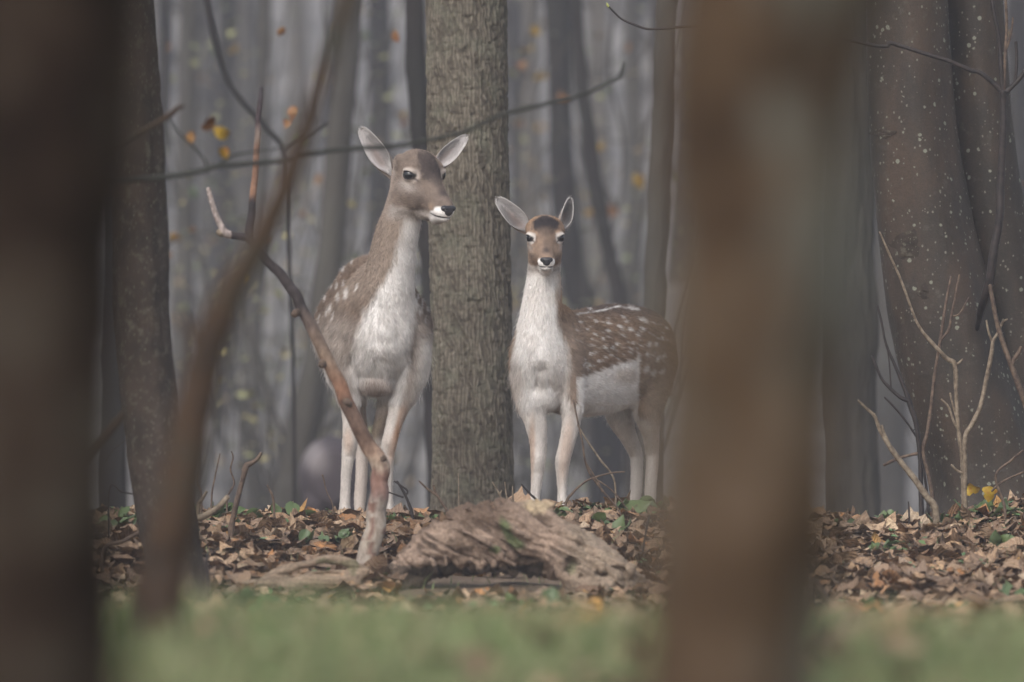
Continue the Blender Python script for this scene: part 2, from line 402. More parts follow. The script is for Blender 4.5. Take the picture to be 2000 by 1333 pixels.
def trunk(st, Y, style, name, parent, mat, seed, win=(-60, 1100), dense=.006, na=150, top=9.0, origin=(0, 0, 0), roots=0.0):
    """stations (px, py, half width px) from the top down"""
    P = np.array([[(a - 1000) * Y / PXM, CAMZ + (666.5 - b) * Y / PXM, c * Y / PXM] for a, b, c in st]); P = P[np.argsort(P[:, 1])]
    zt = P[-1, 1]; slope = (P[-1, 0] - P[-2, 0]) / (P[-1, 1] - P[-2, 1])
    ext = np.array([[P[-1, 0] + slope * .6 * (zz - zt), zz, P[-1, 2] * (1 - .09 * (zz - zt))] for zz in np.linspace(zt + .5, max(top, zt + 1), 12)]); ext[:, 2] = np.maximum(ext[:, 2], .25 * P[-1, 2])
    P = np.vstack([P, ext])
    zlo = CAMZ + (666.5 - win[1]) * Y / PXM; zhi = CAMZ + (666.5 - win[0]) * Y / PXM
    zs = np.unique(np.concatenate([np.arange(P[0, 1], min(zlo, P[0, 1] + 10), .04), np.arange(max(zlo, P[0, 1]), zhi, dense), np.linspace(zhi, P[-1, 1], 40)]))
    # smooth interpolation
    x = np.interp(zs, P[:, 1], P[:, 0]); R = np.interp(zs, P[:, 1], P[:, 2])
    kw = max(3, int(.12 / dense)) | 1; kk = np.hanning(kw + 2)[1:-1]; kk /= kk.sum()
    x = np.convolve(np.pad(x, kw // 2, 'edge'), kk, 'valid'); R = np.convolve(np.pad(R, kw // 2, 'edge'), kk, 'valid')
    th = np.linspace(0, 2 * math.pi, na, endpoint=False); TH, Z = np.meshgrid(th, zs)
    RR = R[:, None] * np.ones(na)[None]; d, g = bark_disp(style, TH, Z, RR, seed)
    lob = 1 + .035 * np.sin(TH * 3 + seed) + .02 * np.sin(TH * 5 + Z * 2)
    if roots:
        zb = zs[0]; q = np.exp(-(Z - zb) / .12); lob = lob + roots * q * (.5 + .5 * np.cos(TH * 5 + seed * 2))
    RD = RR * lob + d
    V = np.stack([x[:, None] + RD * np.cos(TH), Y + RD * np.sin(TH), Z], -1).reshape(-1, 3) - np.array(origin)
    k = len(zs); i = np.arange(k - 1)[:, None] * na; j = np.arange(na)[None]; j2 = (j + 1) % na
    F = np.stack([i + j, i + j2, i + na + j2, i + na + j], -1).reshape(-1, 4)
    gcol = np.repeat(np.clip(g.ravel(), -1, 1)[:, None], 3, 1) * .5 + .5
    o = link(name, mesh_np(name, V, F, True, gcol), mat, parent)
    return o, (zs, x, R)

def limbs(parent, prof, Y, origin, rng, n=7, zmin=2.6, mat=None, name='branch'):
    zs, x, R = prof
    for _ in range(n):
        mb = MB()
        z = rng.uniform(zmin, max(zmin + .5, zs[-1] - .3)); xx = np.interp(z, zs, x); r = np.interp(z, zs, R); a = rng.uniform(0, 2 * math.pi); L = rng.uniform(.8, 2.2)
        d = np.array([math.cos(a), math.sin(a), rng.uniform(.4, 1.2)]); t = np.linspace(0, 1, 7)
        P = np.array([xx, Y, z]) + t[:, None] * d * L + np.cumsum(rng.normal(0, .05, (7, 3)), 0) * np.array([1, 1, .5])
        P[:, 2] = np.minimum(P[:, 2], zs[-1] + 1.0)
        V, F = tube(P - np.array(origin), np.linspace(r * .35, .008, 7), 6); mb.add(V, F)
        for s_ in range(3):
            q = rng.integers(2, 6); d2 = d + rng.normal(0, .7, 3); P2 = P[q] + t[:, None] * d2 * L * .4
            V, F = tube(P2 - np.array(origin), np.linspace(r * .12, .004, 7), 4); mb.add(V, F)
        link(name, mb.mesh(name), mat, parent)

# bark materials
def ramp_attr(M, stops):
    s = M.n('ShaderNodeSeparateColor'); M.l(M.attr(), s.inputs[0]); return M.ramp(s.outputs[0], stops)
M_oak = Mat('furrowed_bark', .9, .1)
_c = ramp_attr(M_oak, [(.5, (.080, .070, .056)), (.72, (.125, .112, .090)), (1, (.180, .165, .136))])
_l = M_oak.ramp(M_oak.noise(9, detail=6), [(.48, (0, 0, 0)), (.70, (.7, .7, .7))])
_c = M_oak.mix(_l, _c, (.135, .140, .108)); _c = M_oak.mix(1., _c, M_oak.ramp(M_oak.noise(3.5, detail=4), [(.3, (.72, .68, .66)), (.7, (1.18, 1.15, 1.12))]), 'MULTIPLY')
_c = M_oak.mix(1., _c, M_oak.ramp(M_oak.noise(70, detail=6), [(.3, (.66, .65, .65)), (.7, (1.25, 1.25, 1.25))]), 'MULTIPLY')
M_oak.color(_c); M_oak.bump(M_oak.noise(90, detail=6, stretch=(1, 1, .5)), .005, .9)
def spots(M, scale, thr, soft, vec=None, stretch=None):
    v = M.n('ShaderNodeTexVoronoi'); v.inputs['Scale'].default_value = scale; v.inputs['Randomness'].default_value = 1
    src = M.coord()
    if stretch:
        mp = M.n('ShaderNodeMapping'); mp.inputs['Scale'].default_value = stretch; M.l(src, mp.inputs[0]); src = mp.outputs[0]
    M.l(src, v.inputs['Vector'])
    sc_ = M.n('ShaderNodeSeparateColor'); M.l(v.outputs['Color'], sc_.inputs[0])
    # each cell its own spot radius; most cells have none
    mx = M.n('ShaderNodeMapRange'); mx.inputs[1].default_value = thr; mx.inputs[2].default_value = 1; mx.inputs[3].default_value = 0; mx.inputs[4].default_value = soft; M.l(sc_.outputs[0], mx.inputs[0])
    nz = M.noise(scale * 3, detail=2); ad = M.n('ShaderNodeMath', operation='MULTIPLY_ADD'); ad.inputs[1].default_value = .25; M.l(nz, ad.inputs[0]); M.l(v.outputs['Distance'], ad.inputs[2])
    lt = M.n('ShaderNodeMath', operation='SUBTRACT'); M.l(mx.outputs[0], lt.inputs[0]); M.l(ad.outputs[0], lt.inputs[1])
    sm = M.n('ShaderNodeMapRange'); sm.inputs[1].default_value = -.12; sm.inputs[2].default_value = -.02; M.l(lt.outputs[0], sm.inputs[0])
    return sm.outputs[0]
M_bch = Mat('smooth_beech_bark', .62, .25)
_c = M_bch.ramp(M_bch.noise(6, detail=6, stretch=(1, 1, .4)), [(.32, (.018, .015, .012)), (.5, (.036, .026, .019)), (.66, (.056, .037, .025))])
_g = M_bch.ramp(M_bch.noise(4, detail=4, stretch=(1, 1, .2)), [(.52, (0, 0, 0)), (.7, (0.231, 0.231, 0.231))])
_c = M_bch.mix(_g, _c, (0.02805, 0.02904, 0.02178))
_c = M_bch.mix(spots(M_bch, 58, .90, .55), _c, (.18, .185, .145)); _c = M_bch.mix(spots(M_bch, 120, .88, .55, stretch=(1, 1, .8)), _c, (.15, .145, .115)); _c = M_bch.mix(M_bch.ramp(M_bch.noise(26, detail=6), [(.6, (0, 0, 0)), (.72, (.5, .5, .5))]), _c, (.085, .08, .062))
_c = M_bch.mix(1., _c, M_bch.ramp(M_bch.noise(220, detail=3), [(.3, (.75, .75, .75)), (.7, (1.2, 1.2, 1.2))]), 'MULTIPLY')
M_bch.color(_c); M_bch.bump(M_bch.noise(60, detail=5), .004, .5)
M_spk = Mat('speckled_bark', .85, .15)
_c = M_spk.ramp(M_spk.noise(10, detail=6), [(.3, (.022, .017, .013)), (.55, (.042, .030, .023)), (.75, (.062, .045, .034))])
_c = M_spk.mix(spots(M_spk, 170, .62, .45, stretch=(1, 1, .7)), _c, (.12, .12, .09)); _c = M_spk.mix(M_spk.ramp(M_spk.noise(40, detail=5), [(.56, (0, 0, 0)), (.66, (.6, .6, .6))]), _c, (.10, .095, .07))
_s = M_spk.n('ShaderNodeSeparateXYZ'); M_spk.l(M_spk.coord(), _s.inputs[0])
_mr = M_spk.n('ShaderNodeMapRange'); _mr.inputs[1].default_value = -.05; _mr.inputs[2].default_value = .20; _mr.inputs[3].default_value = .9; _mr.inputs[4].default_value = 0; M_spk.l(_s.outputs[2], _mr.inputs[0])
_c = M_spk.mix(_mr.outputs[0], _c, M_spk.ramp(M_spk.noise(45, stretch=(1, 1, .15)), [(.35, (.07, .05, .036)), (.65, (.19, .15, .11))]))
M_spk.color(_c); M_spk.bump(M_spk.noise(90, detail=5, stretch=(1, 1, .4)), .004, .8)
M_fgr = Mat('near_trunk_bark', .8, .15)
_c = M_fgr.ramp(M_fgr.noise(12, detail=3), [(.38, (.034, .020, .012)), (.5, (.062, .038, .022)), (.62, (.090, .060, .040))])
_g = M_fgr.ramp(M_fgr.noise(10, detail=2, stretch=(1, 1, .38)), [(.50, (0, 0, 0)), (.60, (1, 1, 1))])
M_fgr.color(M_fgr.mix(_g, _c, (.125, .118, .102))); M_fgr.bump(M_fgr.noise(40), .003)
M_fgl = Mat('dark_near_bark', .85, .1)
_c = M_fgl.ramp(M_fgl.noise(12, detail=3), [(.40, (.011, .006, .004)), (.5, (.026, .016, .011)), (.60, (.046, .036, .028))])
M_fgl.color(_c); M_fgl.bump(M_fgl.noise(40), .003)
M_stem = Mat('stem_bark', .75, .2)
M_stem.color(M_stem.ramp(M_stem.noise(9, detail=4), [(.35, (0.027, 0.0162, 0.01008)), (.5, (0.0468, 0.0252, 0.01368)), (.7, (0.0324, 0.0288, 0.0198))])); M_stem.bump(M_stem.noise(60), .002)
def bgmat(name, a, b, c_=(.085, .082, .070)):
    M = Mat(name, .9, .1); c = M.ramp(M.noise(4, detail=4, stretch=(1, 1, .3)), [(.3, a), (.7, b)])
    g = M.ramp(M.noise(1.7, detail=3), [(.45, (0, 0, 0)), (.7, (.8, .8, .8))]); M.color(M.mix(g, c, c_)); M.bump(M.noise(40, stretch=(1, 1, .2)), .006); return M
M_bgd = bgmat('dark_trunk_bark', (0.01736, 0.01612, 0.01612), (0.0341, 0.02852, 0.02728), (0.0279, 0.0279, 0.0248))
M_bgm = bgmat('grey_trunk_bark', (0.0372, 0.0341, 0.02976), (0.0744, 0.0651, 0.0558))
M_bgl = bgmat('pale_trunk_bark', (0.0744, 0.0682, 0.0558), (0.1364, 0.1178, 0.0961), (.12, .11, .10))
M_twd = Mat('dark_twig', .6, .3); M_twd.color(M_twd.ramp(M_twd.noise(40, detail=3), [(.3, (.012, .009, .009)), (.7, (.036, .026, .023))]))
M_twp = Mat('pale_twig', .7, .25); M_twp.color(M_twp.ramp(M_twp.noise(55, detail=4), [(.32, (0.07, 0.049, 0.035)), (.5, (0.168, 0.1295, 0.091)), (.7, (0.266, 0.217, 0.161))]))
M_twm = Mat('brown_twig', .7, .25); M_twm.color(M_twm.ramp(M_twm.noise(60, detail=4), [(.35, (0.049, 0.0315, 0.0245)), (.65, (0.14, 0.098, 0.07))]))

rngT = np.random.default_rng(9)
def tree(name, st, Y, style, mat, label, seed, group=None, nl=6, **kw):
    bx, by, _ = st[-1]; org = (float((bx - 1000) * Y / PXM), Y, float(gz((bx - 1000) * Y / PXM, Y)))
    root = empty(name, org, label, 'tree', group)
    o, prof = trunk(st, Y, style, 'trunk', root, mat, seed, origin=org, **kw)
    if nl: limbs(root, prof, Y, org, rngT, nl, zmin=kw.get('lz', max(2.6, CAMZ + 800 * Y / PXM + .2)), mat=mat)
    return root, org, prof
def gpy(px, Y, sink=.06):
    return 666.5 + (CAMZ - float(gz((px - 1000) * Y / PXM, Y)) + sink) * PXM / Y

tree('oak_tree', [(908, -200, 78), (911, 0, 79), (912, 300, 80), (919, 600, 80.5), (922, 850, 80), (923, 950, 82), (923, 1010, 86), (924, gpy(924, 29), 98)], 29.0, 'furrow', M_oak.m,
     'straight furrowed grey brown trunk standing between the two deer', 3, dense=.0045, na=300, roots=.12)
tree('speckled_tree', [(245, -200, 34), (262, 0, 38), (273, 300, 50), (277, 600, 53), (292, 800, 53), (305, 900, 55), (325, 1000, 59), (342, 1100, 55), (352, 1175, 60), (356, gpy(356, 23.8), 72)], 23.8, 'speck', M_spk.m,
     'leaning slender trunk dotted with pale lichen specks, its pale base in the litter', 6, dense=.006, na=130, win=(-60, 1280), roots=.2)
tree('dark_near_tree', [(118, -600, 182), (92, 0, 182), (68, 600, 176), (44, 1333, 174), (50, gpy(50, 6.6), 170)], 6.6, 'rough', M_fgl.m,
     'very dark blurred trunk filling the left border of the view', 7, dense=.02, na=70, win=(-60, 1400))
tree('brown_near_tree', [(1540, -600, 198), (1492, 0, 196), (1467, 500, 180), (1449, 900, 172), (1412, 1333, 182), (1390, gpy(1390, 6.8), 215)], 6.8, 'rough', M_fgr.m,
     'big blurred brown trunk with grey patches close to the camera, hiding the fawn\'s rump', 8, dense=.02, na=70, win=(-60, 1400))
bt, borg, bprof = tree('beech_tree', [(1760, -200, 80), (1771, 0, 81), (1780, 200, 85), (1791, 320, 90), (1810, 450, 95), (1838, 600, 106), (1862, 700, 109), (1892, 800, 112), (1922, 900, 108), (1940, 970, 114), (1946, gpy(1946, 28.0), 140)], 28.0, 'smooth', M_bch.m,
     'smooth reddish beech trunk with white lichen dots and a second stem', 12, dense=.008, na=140, roots=.15)
so_, _p = trunk([(1885, -200, 54), (1902, 0, 58), (1915, 200, 60), (1928, 320, 62), (1946, 450, 64), (1972, 600, 66), (1990, 800, 74), (2004, 960, 82), (2008, 1040, 90)], 28.16, 'smooth', 'stem', bt, M_bch.m, 31, origin=borg, dense=.01, na=110)
# raised bark scar and burr on the beech
for (a, b, w, h, nm) in ((1770, 478, 30, 26, 'bark_scar'), (1802, 572, 13, 13, 'bark_burr'), (1725, 262, 22, 8, 'bark_scar')):
    zc = CAMZ + (666.5 - b) * 28 / PXM; xc = (a - 1000) * 28 / PXM; x0 = np.interp(zc, bprof[0], bprof[1]); R0 = np.interp(zc, bprof[0], bprof[2])
    yc = 28 - math.sqrt(max(.0004, R0 ** 2 - (xc - x0) ** 2)); uu, vv = np.meshgrid(np.linspace(0, 2 * math.pi, 30, endpoint=False), np.linspace(0, 1, 10))
    q_ = 1 + .35 * vnoise(np.cos(uu) * 2, np.sin(uu) * 2, a, 3); X = np.cos(uu) * vv * q_ * w * .00168; Zq = np.sin(uu) * vv * q_ * h * .00168; bump_ = .002 * (1 - vv ** 2) + .0035 * fbm(X * 60, Zq * 160, 0, 4, 3) * (1 - vv ** 4)
    ysurf = 28 - np.sqrt(np.maximum(.0004, R0 ** 2 - (xc + X - x0) ** 2)) + .004
    V = np.stack([xc + X, ysurf - bump_ + .0005, zc + Zq], -1).reshape(-1, 3) - np.array(borg); i = np.arange(9)[:, None] * 30; j = np.arange(30)[None]
    link(nm, mesh_np(nm, V, np.stack([i + j, i + 30 + j, i + 30 + (j + 1) % 30, i + (j + 1) % 30], -1).reshape(-1, 4)), M_spk.m, bt)
tree('rough_tree', [(1648, -200, 34), (1652, 0, 38), (1656, 250, 44), (1654, 500, 50), (1658, 640, 54), (1657, 800, 52), (1664, 1000, 54), (1664, gpy(1664, 33.5), 70)], 33.5, 'rough', M_bgm.m,
     'knobbly grey trunk just behind, between the big blurred trunk and the beech', 15, dense=.012, na=90)
tree('thin_dark_tree', [(806, -200, 18), (808, 0, 19), (815, 150, 20), (824, 300, 19), (846, 600, 20), (870, gpy(870, 35.5), 28)], 35.5, 'rough', M_bgd.m,
     'narrow dark trunk peeping out beside the furrowed one, above the doe\'s head', 17, dense=.03, na=40)
tree('brown_slim_tree', [(1312, -200, 20), (1304, 0, 21), (1296, 250, 22), (1284, 500, 22), (1276, 700, 23), (1270, gpy(1270, 36), 32)], 36.0, 'rough', M_bgm.m,
     'slim grey brown trunk right against the edge of the big blurred trunk', 18, dense=.03, na=40)

# hazy trees behind, placed one by one
BG = [
 (52, 'd', [(1086, -100, 25), (1092, 100, 24), (1094, 300, 22), (1106, 450, 25), (1126, 560, 26), (1150, 640, 28), (1185, 800, 30)], 'blue grey bent trunk rising above the fawn\'s right ear'),
 (47, 'd', [(1120, -100, 13), (1128, 60, 13), (1140, 200, 14), (1160, 350, 14), (1186, 470, 15), (1212, 600, 16), (1240, 760, 18)], 'thin dark trunk slanting away to the right behind the fawn\'s back'),
 (60, 'm', [(372, -100, 20), (366, 300, 20), (352, 700, 22), (345, 980, 26)], 'soft grey trunk next to the speckled leaning one'),
 (75, 'd', [(446, -100, 20), (440, 300, 20), (436, 700, 20), (430, 980, 22)], 'dim upright trunk behind the forked stub of the dead stick'),
 (55, 'm', [(520, -100, 12), (512, 300, 12), (498, 700, 13), (492, 980, 14)], 'slender upright trunk behind the dead stick'),
 (44, 'm', [(690, -100, 24), (668, 200, 25), (645, 500, 26), (618, 700, 27), (590, 850, 30), (560, 980, 34)], 'mossy grey trunk leaning behind the doe\'s flank'),
 (66, 'd', [(738, -100, 22), (742, 200, 22), (738, 600, 23), (730, 980, 24)], 'faint broad trunk straight behind the doe\'s head'),
 (95, 'l', [(580, -100, 20), (585, 400, 20), (582, 980, 22)], 'pale distant trunk left of the doe\'s shoulder'),
 (80, 'l', [(1040, -100, 16), (1036, 300, 17), (1040, 900, 18)], 'pale distant trunk between the furrowed trunk and the fawn'),
 (88, 'l', [(1166, -100, 20), (1176, 400, 20), (1176, 900, 22)], 'pale hazy trunk over the fawn\'s shoulders'),
 (70, 'm', [(1232, -100, 17), (1238, 300, 17), (1236, 900, 18)], 'hazy trunk over the middle of the fawn\'s back'),
 (100, 'd', [(1012, -100, 10), (1014, 300, 10), (1018, 900, 11)], 'hairline far trunk hugging the right side of the furrowed one'),
 (58, 'm', [(1752, -100, 30), (1742, 500, 34), (1735, 980, 36)], 'hazy trunk mostly covered by the beech'),
 (62, 'd', [(1986, -100, 24), (1990, 300, 24), (1996, 900, 26)], 'bluish trunk at the far right border behind the beech'),
 (50, 'd', [(228, -100, 26), (222, 500, 26), (215, 980, 28)], 'shadowy trunk squeezed between the dark near trunk and the speckled one'),
 (85, 'm', [(480, -100, 26), (478, 400, 27), (474, 980, 28)], 'broad misty trunk well behind the thin hanging twig'),
]
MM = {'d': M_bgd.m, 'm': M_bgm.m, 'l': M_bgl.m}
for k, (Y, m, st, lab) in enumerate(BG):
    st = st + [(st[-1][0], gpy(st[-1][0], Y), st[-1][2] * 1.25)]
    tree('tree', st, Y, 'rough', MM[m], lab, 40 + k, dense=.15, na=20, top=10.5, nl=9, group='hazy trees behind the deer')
# the far wood, trunk by trunk
fr = np.random.default_rng(77)
tmpl = []
for k in range(8):
    mb = MB(); H_ = 11; z = np.linspace(-.5, H_, 14); P = np.stack([np.cumsum(fr.normal(0, .06, 14)), np.cumsum(fr.normal(0, .05, 14)), z], 1); P[:, :2] -= P[:1, :2]
    V, F = tube(P, np.interp(z, [-.5, 0, .6, H_], [1.5, 1.3, 1, .45]) * .13, 10, .12, k); mt = mesh_np('trunk', V, F)
    mb = MB()
    for b_ in range(16):
        zb = fr.uniform(1.6, 10); a = fr.uniform(0, 6.28); L = fr.uniform(.7, 2.6); t = np.linspace(0, 1, 6)[:, None]; pb = P[np.argmin(abs(z - zb))]
        d = np.array([math.cos(a), math.sin(a), fr.uniform(.2, 1.1)]); Q_ = pb + t * d * L + np.cumsum(fr.normal(0, .06, (6, 3)), 0)
        V, F = tube(Q_, np.linspace(.03, .008, 6), 5); mb.add(V, F)
        for c_ in range(3):
            q = fr.integers(1, 5); V, F = tube(Q_[q] + t * (d + fr.normal(0, .8, 3)) * L * .45, np.linspace(.012, .004, 6), 4); mb.add(V, F)
    tmpl.append((mt, mb.mesh('branches')))
tm2 = {}
def far_tree(k, m, x, y, s, label, group):
    root = empty('distant_tree', (x, y, float(gz(x, y))), label, 'tree', group); root.rotation_euler = (fr.normal(0, .07), fr.normal(0, .07), fr.uniform(0, 6.28)); root.scale = (s, s, 1)
    for q, me in enumerate(tmpl[k]):
        key = (k, q, m)
        if key not in tm2:
            c = me.copy(); c.materials.append(MM[m]); tm2[key] = c
        o = bpy.data.objects.new(('trunk', 'branches')[q], tm2[key]); COL.objects.link(o); o.parent = root
for i in range(105):
    y = 62 + 90 * fr.random() ** .75; x = fr.uniform(-1, 1) * (.062 * y + 5)
    far_tree(fr.integers(8), fr.choice(['d', 'm', 'm', 'l']), x, y, fr.uniform(.4, 1.25), 'one of the many thin misty trunks of the wood far behind', 'thin trunks of the far wood')
# the far wood as one mass on the hillside: trunks and brush too far to tell apart
mb = MB()
for i in range(420):
    y = fr.uniform(140, 200); x = fr.uniform(-1, 1) * (.07 * y + 12); zb = float(gz(x, y)); t = np.linspace(0, 1, 5)[:, None]
    P = np.array([x, y, zb - .3]) + t * np.array([fr.normal(0, .8), 0, fr.uniform(6, 9)]); V, F = tube(P, np.linspace(fr.uniform(.08, .3), .06, 5), 6); mb.add(V, F)
tag(link('far_woodland', mb.mesh('far_woodland'), M_bgm.m), 'misty grey mass of woodland on the rising ground far away', 'woodland', kind='stuff')
# ------------------------------------------------------------------ fallow deer
def sdf_ell(X, Y, Z, c, r, B):
    dx = X - c[0]; dy = Y - c[1]; dz = Z - c[2]
    if B is None: a, b, d = dx, dy, dz
    else:
        a = dx * B[0][0] + dy * B[0][1] + dz * B[0][2]
        b = dx * B[1][0] + dy * B[1][1] + dz * B[1][2]
        d = dx * B[2][0] + dy * B[2][1] + dz * B[2][2]
    k0 = np.sqrt((a / r[0]) ** 2 + (b / r[1]) ** 2 + (d / r[2]) ** 2)
    k1 = np.sqrt((a / r[0] ** 2) ** 2 + (b / r[1] ** 2) ** 2 + (d / r[2] ** 2) ** 2) + 1e-9
    return (k0 * (k0 - 1) / k1).astype(np.float32)

class Field:
    def __init__(s, lo, hi, h):
        s.lo = np.array(lo, float); s.h = h
        s.n = (np.ceil((np.array(hi) - s.lo) / h)).astype(int) + 1
        s.F = np.full(s.n, 60.0, np.float32)
    def box(s, lo, hi):
        a = np.clip(np.floor((np.array(lo) - s.lo) / s.h).astype(int), 0, s.n - 1)
        b = np.clip(np.ceil((np.array(hi) - s.lo) / s.h).astype(int) + 1, 1, s.n)
        sl = tuple(slice(i, j) for i, j in zip(a, b))
        ax = [s.lo[k] + s.h * np.arange(a[k], b[k]) for k in range(3)]
        return sl, ax[0][:, None, None], ax[1][None, :, None], ax[2][None, None, :]
    def limb(s, ells, k):
        """ells: list of (centre, radii, basis or None); hard union, then smooth union into the field"""
        C = np.array([e[0] for e in ells]); R = np.array([max(e[1]) for e in ells])[:, None]
        pad = 2 * k + 6
        sl, X, Y, Z = s.box((C - R).min(0) - pad, (C + R).max(0) + pad)
        T = np.full(s.F[sl].shape, 60.0, np.float32)
        for c, r, B in ells:
            q = max(r) + pad
            sl2, X2, Y2, Z2 = s.box(np.array(c) - q, np.array(c) + q)
            loc = tuple(slice(a.start - b.start, a.stop - b.start) for a, b in zip(sl2, sl))
            np.minimum(T[loc], sdf_ell(X2, Y2, Z2, c, r, B), out=T[loc])
        s.merge(sl, T, k)
    def merge(s, sl, T, k):
        A = s.F[sl]; h = np.clip(0.5 + 0.5 * (A - T) / k, 0, 1)
        s.F[sl] = A * (1 - h) + T * h - k * h * (1 - h)
    def carve(s, c, r, B=None, k=3):
        q = max(r) + 2 * k + 4
        sl, X, Y, Z = s.box(np.array(c) - q, np.array(c) + q)
        T = -sdf_ell(X, Y, Z, c, r, B); A = s.F[sl]
        h = np.clip(0.5 - 0.5 * (A - T) / k, 0, 1)
        s.F[sl] = A * (1 - h) + T * h + k * h * (1 - h)
    def mesh(s):
        bw = 3 * s.h
        g = vdb.FloatGrid(bw); g.copyFromArray(np.clip(s.F, -bw, bw)); P, Q = g.convertToQuads()
        return P * s.h + s.lo, Q[:, ::-1].astype(np.int32)

def basis(f, u):
    f = np.array(f, float); f /= np.linalg.norm(f)
    r = np.cross(f, u); r /= np.linalg.norm(r); u = np.cross(r, f)
    return np.array([r, f, u])

# authoring space: x = photo px, y = depth in px-sized units (away from the camera), z = -photo py
def sweep(st, n, axis_lat=None):
    """stations (px,py,d,lateral radius,vertical/other radius); returns ellipsoids across the path"""
    st = np.array([(a, c, -b, *r) for a, b, c, *r in st], float)
    S = catmull(st, 400); ds = np.linalg.norm(np.diff(S[:, :3], axis=0), axis=1) / (np.minimum(S[1:, 3], S[1:, -1]) * .22)
    cs = np.concatenate([[0], np.cumsum(ds)]); m = int(max(n, cs[-1])) + 2
    tq = np.interp(np.linspace(0, cs[-1], m), cs, np.arange(400)); S = np.stack([np.interp(tq, np.arange(400), S[:, k]) for k in range(S.shape[1])], 1)
    T = np.gradient(S[:, :3], axis=0); out = []
    for p, t in zip(S, T):
        t = t / (np.linalg.norm(t) + 1e-9)
        lat = np.array([1.0, 0, 0]) if axis_lat is None else np.array(axis_lat, float)
        lat = lat - t * lat.dot(t); lat /= np.linalg.norm(lat); o = np.cross(lat, t)
        ra = p[3]; rb = p[4] if len(p) > 4 else p[3]
        out.append((p[:3], (ra, min(ra, rb) * .85, rb), np.array([lat, t, o])))
    return out

def head_frame(yaw, pitch):
    y, p = math.radians(yaw), math.radians(pitch)
    f = np.array([math.sin(y) * math.cos(p), -math.cos(y) * math.cos(p), -math.sin(p)])
    l = np.array([math.cos(y), math.sin(y), 0.0])   # viewer's right side of the head
    u = np.cross(f, l); u /= np.linalg.norm(u)
    return l, f, u

def mk_head(F, H, st, sc, fs, k=5):
    l, f, u = H['l'], H['f'], H['u']; o = H['o']
    S = catmull(np.array(st, float) * np.array([fs, sc, sc, sc]), 60); ells = []
    for ff, uu, w, h in S:
        ells.append((o + f * ff + u * uu, (w, min(w, h) * .62, h), np.array([l, f, u])))
    F.limb(ells, 14)
    for sgn in (-1, 1):
        hw = 43 * sc
        # brow, cheek and jaw masses, orbital bulge
        F.limb([(o + l * sgn * 27 * sc + f * -2 * fs + u * 13 * sc, (15 * sc, 20 * sc, 13 * sc), np.array([l, f, u]))], 9)
        F.limb([(o + l * sgn * 22 * sc + f * 10 * fs - u * 42 * sc, (15 * sc, 32 * sc, 22 * sc), np.array([l, f, u]))], 12)
        ec = o + l * sgn * 33.5 * sc + f * 4 * fs; ed = l * sgn * .84 + f * .54; et = np.cross(ed, u)
        F.limb([(ec, (14.5 * sc, 15.5 * sc, 13.5 * sc), np.array([ed, et, u]))], 5)
        F.limb([(ec + u * 8.5 * sc + ed * 4 * sc, (9.5 * sc, 14 * sc, 4 * sc), np.array([ed, et, u]))], 4)
        # lachrymal dip in front of the eye
        F.carve(o + l * sgn * 40 * sc + f * 30 * fs - u * 10 * sc, (9 * sc, 12 * sc, 5 * sc), np.array([l, f, u]), 6)
        # eyelid opening
        for q, (cu, rr) in enumerate(((0, 7.4), (-1.2, 6.2), (.8, 6.2))):
            F.carve(ec + ed * 15 * sc + et * (q - .6) * 3.2 * sc * sgn * (-1 if q else 0) + u * cu * sc, (10 * sc, 11.5 * sc, rr * sc), np.array([ed, et, u]), 1.5)
        # ear base
        F.limb([(o + l * sgn * 35 * sc - f * 32 * fs + u * 18 * sc, (13 * sc, 14 * sc, 17 * sc), np.array([l, f, u]))], 8)
        F.limb([(o + l * sgn * H['cr'][0] * sc - f * 18 * fs + u * H['cr'][1] * sc, (20 * sc, 26 * sc, 20 * sc), np.array([l, f, u]))], 12)
    F.limb([(o + f * q * fs + u * (-71 - .08 * q) * sc, (17 * sc, 14 * fs, 14.5 * sc), np.array([l, f, u])) for q in range(0, 66, 6)], 8)
    # lip volume and mouth groove
    nz = H['nose']
    F.limb([(o + f * (nz[0] - 14) * fs + u * (nz[1] - 4) * sc, (18.5 * sc, 14 * sc, 12 * sc), np.array([l, f, u]))], 8)
    F.limb([(o + f * (nz[0] - 20) * fs + u * (nz[1] - 19) * sc, (12.5 * sc, 20 * sc, 7 * sc), np.array([l, f, u]))], 7)
    for sgn in (-1, 1):
        for q in np.linspace(0, 1, 9):
            F.carve(o + f * (nz[0] - 2 - 34 * q) * fs + l * sgn * (4 + 20 * min(1, q * 1.6)) * sc + u * (nz[1] - 15 + 5 * q * q) * sc,
                    (5 * sc, 5 * fs, 1.2), np.array([l, f, u]), 1.2)

